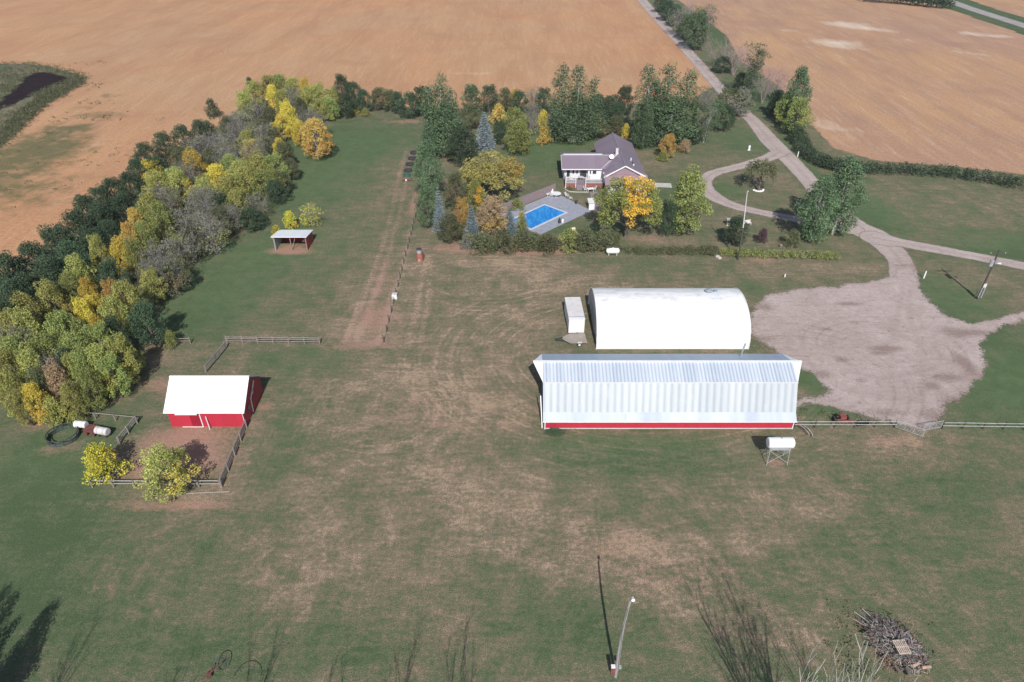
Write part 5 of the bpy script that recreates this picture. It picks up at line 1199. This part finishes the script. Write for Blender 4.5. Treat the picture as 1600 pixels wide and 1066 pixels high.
rail_fence('rail_fence', W([(213,661),(150,655),(98,650)]), 1.0, 'low pole fence behind the white barrels', (.85,), 3.2)
rail_fence('pipe_fence', [(33.9,61.7),(45.9,61.7)], 1.15, 'two-rail pipe fence from the long barn to the gate', (.55,1.02), 2.25, .045, .07, M['rail'], M['dark'], .015)
rail_fence('pipe_fence', [(51.5,61.5),(66,61.2)], 1.15, 'two-rail pipe fence from the gate to the right edge', (.55,1.02), 2.4, .045, .07, M['rail'], M['dark'], .015)
o = empty('fallen_rail', (*at(320,771), 0)); tag(o, 'loose pale rail lying on the grass in front of the pen', 'rail'); MB().tube([(-3.0,-.15,.07),(2.6,.2,.07)], .055, 6).build('pole', M['pole_wood'], o)
def gate(a, b_, h, label, m, rz=0):
    a = np.array(a); b_ = np.array(b_); o = empty('pipe_gate', (a[0],a[1],0)); tag(o, label, 'gate', 'pipe gates of the yard'); d = b_-a
    fr = MB(); fr.tube([(0,0,.15),(0,0,h)], .035, 6); fr.tube([(d[0],d[1],.15),(d[0],d[1],h)], .035, 6); fr.tube([(0,0,h),(d[0],d[1],h)], .035, 6); fr.tube([(0,0,.15),(d[0],d[1],.15)], .035, 6); fr.build('frame', m, o)
    br = MB()
    for z in (.35,.55,.75,.95): br.tube([(0,0,z),(d[0],d[1],z)], .02, 5)
    for k in (.33,.66): br.tube([(d[0]*k,d[1]*k,.15),(d[0]*k,d[1]*k,h)], .02, 5)
    br.build('bars', m, o); return o
gate((45.9,61.7),(48.4,60.0),1.15,'left leaf of the pipe gate swung toward the camera',M['rail'])
gate((51.4,61.6),(48.9,61.0),1.15,'right leaf of the pipe gate below the gravel yard',M['rail'])
o = empty('wire_fence', (-18.15, 79.7, 0)); tag(o, 'dark post and wire fence running up the paddock edge', 'fence')
P0 = np.array((0,0.)); P1 = np.array((-.53, 50.)); n = 19
for i in range(n+1):
    q = P1*i/n; MB().tube([(q[0],q[1],-.1),(q[0]+random.uniform(-.08,.08),q[1],1.25)], .07, 6).build('post', M['pole_dark'], o)
for z in (.5,.85,1.15): MB().tube([(0,0,z),(P1[0],P1[1],z)], .008, 4).build('wire', M['galv'], o)

# ================================================================== YARD OBJECTS
# elevated fuel tank
o = empty('fuel_tank', (29.85, 56.1, 0)); tag(o, 'white fuel tank on a tall steel stand below the barn corner', 'tank')
tz = 2.75; mb = MB().tube([(-1.45,0,tz),(-1.35,0,tz),(1.3,0,tz),(1.42,0,tz)], [.52,.62,.62,.5], 24); mb.build('tank', M['white'], o, False)
MB().tube([(0,0,tz+.6),(0,0,tz+.75)], .08, 8).build('filler_cap', M['galv'], o)
lg = [(-1.15,-.55),(-1.15,.55),(1.0,-.55),(1.0,.55)]
for x, y in lg: MB().tube([(x*1.08,y*1.35,0),(x,y*.8,tz-.35)], .04, 6).build('leg', M['galv'], o)
mb = MB(); mb.tube([(-1.2,-.7,.3),(1.0,-.55,2.0)], .025, 5); mb.tube([(1.05,-.7,.3),(-1.15,-.55,2.0)], .025, 5); mb.tube([(-1.2,.7,.3),(1.0,.55,2.0)], .025, 5); mb.tube([(1.05,.7,.3),(-1.15,.55,2.0)], .025, 5)
mb.tube([(-1.2,-.7,.4),(-1.15,.55,2.0)], .025, 5); mb.tube([(1.05,-.7,.4),(1.0,.55,2.0)], .025, 5); mb.build('braces', M['galv'], o)
MB().box(-1.25,1.1,-.5,.5,tz-.7,tz-.6).build('cradle', M['galv'], o)
for x in (-1.35, 1.2): MB().tube([(x+.07,0,tz-.6),(x+.07,0,tz-.6+.001)], .1, 6).build('strap', M['galv'], o)
MB().tube([(-1.4,-.1,tz-.3),(-1.5,-.3,1.6),(-1.35,-.5,1.2)], .03, 6).build('hose', M['dark'], o)
# propane tank
o = empty('propane_tank', (*at(957,398), 0)); tag(o, 'white capsule propane tank on the grass below the pool shrubs', 'tank')
MB().tube([(-1.2,0,.75),(-1.1,0,.75),(-.9,0,.75),(.9,0,.75),(1.1,0,.75),(1.2,0,.75)], [.08,.34,.5,.5,.34,.08], 20).build('tank', M['white'], o, True)
for x in (-.7,.7): MB().box(x-.06,x+.06,-.35,.35,0,.4).build('foot', M['off_white'], o)
MB().tube([(0,0,1.2),(0,0,1.4)], .14, 10).build('valve_dome', M['off_white'], o)
# yard lamp pole bottom
o = empty('lamp_pole', (8.59, 30.9, 0)); tag(o, 'leaning grey lamp pole with meter boxes at the bottom centre', 'pole')
MB().tube([(0,0,-.1),(-.03,.12,3.5),(.08,.25,7),(.3,.4,9.6)], [.13,.115,.10,.085], 10).build('shaft', M['pole_wood'], o)
MB().bar((.3,.4,9.3),(.42,.35,10.3),.09,.09).build('mast_arm', M['galv'], o)
MB().tube([(.42,.3,10.3),(.42,.0,10.38)], [.10,.14], 10).build('lamp_head', M['white'], o)
MB().box(-.48,-.16,-.12,.1,.55,1.45).build('breaker_box', M['rust_red'], o); MB().box(-.5,-.16,-.14,.12,1.46,1.62).build('box_hood', M['white'], o); MB().box(.14,.34,-.1,.1,1.3,1.55).build('meter', M['galv'], o)
MB().tube([(.1,-.16,1.2),(.0,-.1,6.5),(.22,.2,9.0)], .02, 5).build('cable_conduit', M['galv'], o)
# utility pole right
o = empty('utility_pole', (72.7, 91.6, 0)); tag(o, 'dark utility pole with transformer and pale cross arms by the right driveway', 'pole')
MB().tube([(0,0,-.1),(0,0,8.6)], [.17,.12], 8).build('shaft', M['pole_dark'], o)
MB().bar((-1.2,0,7.9),(1.2,0,7.9),.12,.12).build('cross_arm', M['pole_dark'], o)
MB().tube([(-.42,-.1,5.9),(-.42,-.1,6.9)], .28, 12).build('transformer', M['galv'], o)
for x in (-1.1,0,1.1): MB().tube([(x,0,7.96),(x,0,8.14)], [.04,.02], 8).build('insulator', M['white'], o)
for x in (-.2,.22): MB().box(x-.07,x+.07,-.28,-.18,.4,2.1).build('guard_panel', M['galv'], o)
MB().box(-.12,.35,-.18,-.05,2.15,2.8).build('meter_box', M['off_white'], o)
MB().tube([(.5,-.1,6.3),(.9,-.3,6.4)], [.1,.18], 8).build('lamp_head', M['white'], o)
# yard light pole
o = empty('light_pole', (38.85, 104.6, 0)); tag(o, 'tall pale yard light pole rising through the round tree', 'pole')
MB().tube([(0,0,-.1),(-.25,.1,6.0)], [.14,.12], 8).build('lower_shaft', M['pole_dark'], o)
MB().tube([(-.25,.1,5.9),(-.75,.2,12.3)], [.10,.06], 8).build('upper_shaft', M['off_white'], o)
MB().tube([(-.75,.2,12.3),(-.68,.1,12.42)], [.07,.11], 8).build('lamp_head', M['off_white'], o)
# row of tractor tyres, green tank, red rack
random.seed(4)
for i, (px, py) in enumerate([(647,237),(644,246),(640.5,255),(638,265)]):
    x, y = at(px, py+3); o = empty('tractor_tyre', (x, y, .26), random.uniform(0,6)); 
    tag(o, ['farthest black tractor tyre in the row by the poplars','second farthest black tyre in the row','third black tyre from the far end','nearest black tyre, just behind the green trough'][i], 'tyre', 'tractor tyres in a row by the paddock')
    mb = MB(); R_, r_ = .68, .24; nn, mm = 20, 8; vs = []; fs = []
    for a in range(nn):
        for b_ in range(mm):
            A = 2*pi*a/nn; Bq = 2*pi*b_/mm; rad = R_ + r_*cos(Bq); vs.append((rad*cos(A), rad*sin(A), r_*1.15*sin(Bq)))
    for a in range(nn):
        for b_ in range(mm): fs.append((a*mm+b_, ((a+1)%nn)*mm+b_, ((a+1)%nn)*mm+(b_+1)%mm, a*mm+(b_+1)%mm))
    mb.add(vs, fs); mb.build('tread', M['rubber'], o, True)
    mb = MB()
    for a in range(16): A = 2*pi*a/16; mb.bar((cos(A)*.93,sin(A)*.93,-.2),(cos(A+.15)*.93,sin(A+.15)*.93,.2),.07,.05)
    mb.build('lugs', M['rubber'], o)
def trough(px, py, m, label, w_=.8, d_=.6, h_=.6):
    o = empty('stock_trough', (*at(px,py), 0)); tag(o, label, 'trough'); mb = MB(); n = 18
    for (ra, rb, z0, z1) in ((w_, d_, 0, h_),):
        vs = [(ra*cos(2*pi*i/n), rb*sin(2*pi*i/n), z) for z in (z0, z1) for i in range(n)] + [(ra*.93*cos(2*pi*i/n), rb*.93*sin(2*pi*i/n), z) for z in (z1, z0+.08) for i in range(n)]
        fs = [(i, (i+1)%n, n+(i+1)%n, n+i) for i in range(n)] + [(n+i, n+(i+1)%n, 2*n+(i+1)%n, 2*n+i) for i in range(n)] + [(2*n+i, 2*n+(i+1)%n, 3*n+(i+1)%n, 3*n+i) for i in range(n)] + [tuple(3*n+i for i in range(n))]
        mb.add(vs, fs)
    mb.build('tub', m, o)
    MB().tube([(w_*1.02*cos(2*pi*i/n), d_*1.02*sin(2*pi*i/n), h_) for i in range(n+1)], .03, 5).build('rim', m, o); return o
trough(636, 276, M['green_paint'], 'green oval stock trough in the tyre row')
o = empty('feed_rack', (*at(635,284), 0)); tag(o, 'low red steel rack at the near end of the tyre row', 'rack')
MB().box(-.95,.95,-.04,.04,.75,.85).build('top_bar', M['rust_red'], o)
for x in (-.85,-.3,.3,.85): MB().bar((x,-.2,0),(x+.15,0,.78),.07,.07).build('leg', M['rust_red'], o)
MB().bar((-.9,.2,.4),(.9,.2,.4),.1,.1).build('cross_bar', M['rust_red'], o); MB().box(-.15,.12,-.25,-.1,.2,.6).build('block', M['white'], o)
# brick/stone well-like column
o = empty('brick_incinerator', (*at(656,407), 0)); tag(o, 'brown brick burner column with grey lid beside the wheel ruts', 'burner')
MB().tube([(0,0,0),(0,0,.9),(0,0,1.5)], [.62,.55,.42], 12).build('brick_base', M['brick'], o); MB().tube([(0,0,1.5),(0,0,2.1)], [.42,.38], 12).build('collar', M['galv'], o); MB().tube([(0,0,2.1),(0,0,2.25)], [.48,.40], 12).build('lid', M['dark'], o)
MB().box(-.2,.2,-.66,-.5,.1,.5).build('fire_door', M['log'], o); MB().tube([(.6,.2,0),(.6,.25,1.4)], .14, 8).build('flue', M['rust'], o)
# white waterer
o = empty('water_hydrant_box', (*at(617,466), 0)); tag(o, 'small white waterer box beside the wire fence', 'waterer')
MB().box(-.38,.38,-.35,.35,0,.75).build('box', M['white'], o); MB().box(-.3,.3,.36,.8,.1,.62).build('basin', M['galv'], o); MB().box(-.34,.34,-.31,.31,.755,.8).build('lid', M['off_white'], o)
# bale feeder ring
o = empty('bale_feeder', (-52.8, 59.9, 0)); tag(o, 'dark round bale feeder ring on the grass left of the barrels', 'feeder'); R_ = 1.65; n = 24
ringp = lambda z, r=R_: [(r*cos(2*pi*i/n)*1.02, r*sin(2*pi*i/n), z) for i in range(n+1)]
for z in (.12,.45,.8): MB().tube(ringp(z), .06, 6, caps=False).build('hoop', M['dark'], o)
mb = MB()
for i in range(12): A = 2*pi*i/12; mb.tube([(R_*cos(A),R_*sin(A),.05),(R_*cos(A),R_*sin(A),.85)], .055, 5)
mb.build('uprights', M['dark'], o)
mb = MB()
for i in range(n):
    a, b_ = ringp(0)[i], ringp(0)[i+1]; mb.add([(a[0],a[1],.1),(b_[0],b_[1],.1),(b_[0],b_[1],.42),(a[0],a[1],.42)], [(0,1,2,3)])
mb.build('skirt', M['green_paint'], o)
# barrels and rusty cart
def barrel(x, y, rz, L_, R_, label, m):
    o = empty('water_barrel', (x, y, R_+.35), rz); tag(o, label, 'barrel', 'white barrels by the pen')
    MB().tube([(-L_/2,0,0),(-L_/2+.06,0,0),(L_/2-.06,0,0),(L_/2,0,0)], [R_*.8,R_,R_,R_*.85], 20).build('drum', m, o)
    for x_ in (-L_*.25, L_*.25): MB().tube([(x_-.03,0,0),(x_+.03,0,0)], R_*1.03, 20).build('band', M['galv'], o)
    for x_ in (-L_*.3, L_*.3): MB().box(x_-.06,x_+.06,-R_*.7,R_*.7,-R_-.34,-R_*.75).build('cradle', M['rust'], o)
barrel(-51.35,61.4,-.12,1.45,.42,'round-ended white barrel, left of the rusty cart',M['white']); barrel(-48.2,60.2,-.22,1.6,.46,'larger dirty white barrel, right of the rusty cart',M['off_white'])
o = empty('rusty_cart', (-49.8,60.8,0), -.2); tag(o, 'rusty brown farm cart between two white barrels', 'cart')
MB().box(-.75,.75,-.55,.55,.45,.75).build('bed', M['rust'], o)
for x in (-.5,.5):
    for y in (-.62,.62): MB().tube([(x,y-.05,.28),(x,y+.05,.28)], .28, 12).build('wheel', M['rust'], o)
MB().bar((-.3,-.55,.9),(.4,.5,.8),.1,.12).build('cross_bar', M['rust_red'], o); MB().tube([(-.75,0,.4),(-1.7,-.4,.2)], .04, 6).build('tongue', M['rust'], o)
# machines by the right fence
o = empty('rotary_machine', (*at(1315,662), 0), .1); tag(o, 'rusty red tillage machine standing behind the pipe fence', 'machine')
MB().bar((-1.0,-.3,.7),(1.0,-.3,.7),.12,.12).build('main_bar', M['rust_red'], o); MB().bar((-.6,.4,.8),(.5,.5,.8),.1,.1).build('rear_bar', M['rust_red'], o)
MB().box(-.4,.35,-.1,.5,.75,1.15).build('gear_box', M['rust_red'], o)
for x in (-.85,-.4,.05,.5,.9): MB().tube([(x,-.3,.7),(x,-.55,.4),(x,-.4,.05)], .045, 5).build('tine', M['rust'], o)
for x in (-.9,.85): MB().tube([(x-.06,.45,.4),(x+.06,.45,.4)], .4, 14).build('wheel', M['rubber'], o)
MB().bar((0,.3,1.1),(.2,1.3,.6),.08,.08).build('hitch', M['rust_red'], o)
o = empty('disc_harrow', (*at(1346,664), 0), .2); tag(o, 'small black disc harrow right of the red machine behind the pipe fence', 'machine')
MB().bar((-.8,0,.5),(.8,0,.5),.1,.1).build('frame', M['dark'], o)
for x in (-.7,-.35,0,.35,.7): MB().tube([(x-.02,-.1,.28),(x+.02,-.1,.28)], .28, 12).build('disc', M['dark'], o)
MB().bar((0,0,.5),(.3,.9,.35),.07,.07).build('tongue', M['dark'], o)
o = empty('scrap_machine', (*at(1247,668), 0), -.3); tag(o, 'rusty implement with bent pipes at the right corner of the long barn', 'machine')
MB().bar((-.6,-.2,.45),(.8,.2,.45),.12,.12).build('frame', M['rust'], o)
for k in range(4): MB().tube([(-.2+k*.25,-.1,.5),(.3+k*.25,-.5,.5),(.9+k*.2,-1.0,.25),(1.0+k*.2,-1.2,.05)], .04, 6).build('pipe', M['rail' if k % 2 else 'rust'], o)
MB().tube([(-.5,.2,.35),(-.35,.25,.35)], .35, 12).build('wheel', M['rust'], o); MB().box(-.7,-.2,.1,.6,.5,1.0).build('hopper', M['rust_red'], o)
# machine and hoop at bottom edge
o = empty('wheel_frame', (-25.0, 31.3, 0), .6); tag(o, 'old wheeled frame lying at the lower edge of the grass', 'machine')
w_ = MB().tube([(.9+.55*cos(2*pi*i/20), .35*sin(2*pi*i/20), .5+.45*sin(2*pi*i/20)) for i in range(21)], .035, 6, caps=False).build('wheel', M['dark'], o)
mb = MB()
for i in range(5): a = 2*pi*i/5; mb.tube([(.9,0,.5),(.9+.55*cos(a), .35*sin(a), .5+.45*sin(a))], .015, 5)
mb.build('spokes', M['dark'], w_); MB().tube([(.9,0,.5),(.1,-.2,.4),(-.9,-.4,.2)], .05, 6).build('axle', M['rust'], o); MB().bar((-.3,-.6,.3),(.2,.2,.45),.09,.07).build('cross_bar', M['rust'], o)
MB().box(-.5,-.1,-.5,-.15,.1,.4).build('block', M['rust'], o)
o = empty('iron_hoop', (-21.9, 30.9, 0)); tag(o, 'thin iron hoop standing half sunk at the lower edge', 'hoop'); MB().tube([(1.1*cos(a), .3*sin(a), .05+.9*sin(a)) for a in np.linspace(0, pi, 20)], .03, 6).build('ring', M['dark'], o)
# brush pile with pallet
random.seed(8)
o = empty('brush_pile', (33.0, 33.6, 0)); tag(o, 'tangled heap of grey branches in the lower right corner', 'brush pile')
c = []
for k, (mm_, nn_, r0, r1) in enumerate((('twig',480,.012,.03),('twig_white',420,.014,.04),('bark',150,.03,.07),('rust',40,.03,.06))):
    mb = MB()
    for i in range(nn_):
        a = random.uniform(0,6.28); rr = math.sqrt(random.random())*.88; x = rr*cos(a)*2.1 + rr*sin(a)*-.9; y = rr*sin(a)*2.7; hz = 1.0*(1-rr**1.5)+.08
        th = random.gauss(2.2, 1.1) if k != 1 else random.uniform(0, 6.28); Ls = random.uniform(.3,1.5)*(1 if k != 1 else .5); z = random.uniform(.02, hz)
        p0 = np.array((x,y,z)); p2 = p0 + Ls*np.array((cos(th), sin(th), random.uniform(-.15,.35))); p2[2] = max(.03, p2[2]); p1 = (p0+p2)/2 + RS.normal(size=3)*.15; p1[2] = max(.03, p1[2])
        mb.tube([p0,p1,p2], [random.uniform(r0,r1), r0*1.5, r0], 4, caps=False)
    mb.build(['fine_branches','bleached_branches','dark_branches','rusty_scrap'][k], M[mm_], o)
cl = [(random.uniform(-2,2.2), random.uniform(-2.3,2.0), random.uniform(.05,.5), .35, .35, .2, random.random(), random.random()) for _ in range(80)]
me = leaf_mesh('dead_leaves', cl, 260, .05); me.materials[0] = FOL['T']; q = bpy.data.objects.new('dead_leaves', me); COL.objects.link(q); q.parent = o
# mound under the branches
cl = [(random.uniform(-1.6,1.8), random.uniform(-2,1.8), .2, .6, .6, .3, random.random()*.4, random.random()) for _ in range(40)]
me = leaf_mesh('rotten_litter', cl, 90, .09); me.materials[0] = FOL['P']; q = bpy.data.objects.new('rotten_litter', me); COL.objects.link(q); q.parent = o
for i, (x, y, rz, Ls, r) in enumerate([(31.1,36.2,2.1,1.4,.04),(31.9,36.3,1.95,1.7,.045),(33.0,35.7,2.0,1.8,.04),(30.5,35.8,2.2,1.2,.045)]):
    q = empty('cut_pole', (x, y, .35), rz); tag(q, ['pale cut pole leaning out of the brush pile, second from left','pale cut pole at the top of the brush pile','long pale cut pole, rightmost at the top of the brush pile','brown cut pole at the far left of the brush pile'][i], 'pole', 'cut poles on the brush pile'); MB().tube([(-Ls/2,0,.15),(Ls/2,0,-.15)], r, 7).build('shaft', M['twig_white' if i != 3 else 'log'], q)
for i, (x, y, rz, Ls, r) in enumerate([(33.7,31.7,.4,.7,.15),(32.8,31.1,1.5,.6,.17),(34.5,31.5,.1,.8,.14),(32.0,31.4,1.8,.7,.15)]):
    q = empty('cut_log', (x, y, .4), rz); tag(q, ['reddish cut log below the pallet','thick cut log at the lower edge of the brush pile','reddish log at the right foot of the brush pile','pale cut log at the lower left of the brush pile'][i], 'log', 'cut logs at the foot of the brush pile'); MB().tube([(-Ls/2,0,0),(Ls/2,0,0)], [r,r*.9], 12).build('bark', M['log' if i in (0,2) else 'bark'], q); MB().tube([(Ls/2,0,0),(Ls/2+.01,0,0)], r*.86, 12).build('cut_end', M['log'], q)
q = empty('wooden_pallet', (32.9, 32.9, 1.0), .12); q.rotation_euler = (.12, .08, .12); tag(q, 'pale wooden pallet lying on top of the brush pile', 'pallet')
for i in range(7): MB().box(-.55+i*.17,-.55+i*.17+.1,-.6,.6,.08,.1).build('slat', M['pallet'], q)
for y in (-.56,0,.56): MB().box(-.56,.58,y-.04,y+.04,0,.078).build('stringer', M['pallet'], q)
# small things on the lawns
def marker(px, py, h, label, m='white'):
    o = empty('marker_post', (*at(px,py), 0)); tag(o, label, 'post', 'marker posts along the drive'); MB().box(-.09,.09,-.06,.06,0,h).build('shaft', M[m], o); MB().box(-.1,.1,-.07,.07,h,h+.05).build('cap', M['off_white'], o)
marker(1246,245,1.2,'white marker post between the driveway and the field hedge'); marker(1443,435,1.3,'pale marker post at the right edge of the drive into the yard'); marker(1523,464,1.4,'pale green marker post beside the utility pole','cushion'); marker(1226,433,.5,'short white post on the grass behind the arched shed')
o = empty('lawn_statue', (*at(1170,235), 0)); tag(o, 'small white lawn ornament near the driveway fork', 'ornament'); MB().tube([(0,0,0),(0,0,.5),(0,0,.9),(.1,0,1.2)], [.3,.25,.28,.12], 10).build('figure', M['white'], o); MB().box(-.4,.4,-.3,.3,0,.08).build('plinth', M['slab'], o)
o = empty('tree_stump', (*at(1220,386), 0)); tag(o, 'brown tree stump on the lawn left of the olive bush', 'stump'); MB().tube([(0,0,-.05),(0,0,.4)], [.38,.3], 10).build('bark', M['bark'], o); MB().tube([(0,0,.4),(0,0,.41)], .26, 10).build('cut_top', M['log'], o)
x0, y0 = [q for q in bpy.data.objects if q.name.startswith('weeping_tree')][0].location[:2]; y0 -= .4
for i, a in enumerate(np.linspace(-2.6, -.4, 7)):
    o = empty('border_stone', (x0 + 1.15*cos(a), y0+1.0 + 1.5*sin(a), 0), a); tag(o, 'whitewashed border stone in the arc under the weeping tree', 'stone', 'white border stones under the weeping tree'); r = .24
    MB().tube([(0,0,0),(0,0,.12),(0,0,.26)], [r,r*1.05,r*.6], 7).build('stone', M['white'], o)
for i, (px, py, s) in enumerate([(1121,402,.4),(1124,404,.35),(1119,400,.3)]):
    o = empty('field_stone', (*at(px,py), 0), i); tag(o, ['largest pale stone in the gap of the clipped hedge','pale stone in front of the hedge gap','smallest pale stone left in the hedge gap'][i], 'stone', 'stones in the hedge gap'); MB().tube([(0,0,0),(0,0,s*.5),(0,0,s)], [s,s*1.1,s*.4], 7).build('stone', M['stone'], o)
o = empty('garden_bench', (*at(1167,352), 0), .3); tag(o, 'pale garden bench behind the round dark tree', 'bench'); MB().box(-.8,.8,-.25,.25,.42,.48).build('seat', M['off_white'], o); MB().box(-.8,.8,.25,.3,.48,.95).build('backrest', M['off_white'], o)
for x in (-.7,.7): MB().box(x-.04,x+.04,-.25,.25,0,.42).build('leg', M['off_white'], o)
o = empty('stone_pillar', (*at(1137,352), 0)); tag(o, 'pale stone pillar left of the round dark tree', 'pillar'); MB().box(-.35,.35,-.35,.35,0,1.2).build('shaft', M['stone'], o); MB().box(-.42,.42,-.42,.42,1.2,1.3).build('cap', M['stone'], o)

# ------------------------------------------------------------------ the air
mh = bpy.data.materials.new('haze_air'); mh.use_nodes = True; t = mh.node_tree; t.nodes.remove(t.nodes['Principled BSDF'])
pv = t.nodes.new('ShaderNodeVolumePrincipled'); pv.inputs['Color'].default_value = (.82,.88,1,1); pv.inputs['Density'].default_value = .00014; pv.inputs['Anisotropy'].default_value = .2
t.links.new(pv.outputs[0], t.nodes['Material Output'].inputs['Volume'])
o = MB().box(-1900, 1900, -400, 2900, -1, 60).build('haze', mh); tag(o, 'thin pale air between the camera and the far fields', 'haze', kind='stuff')
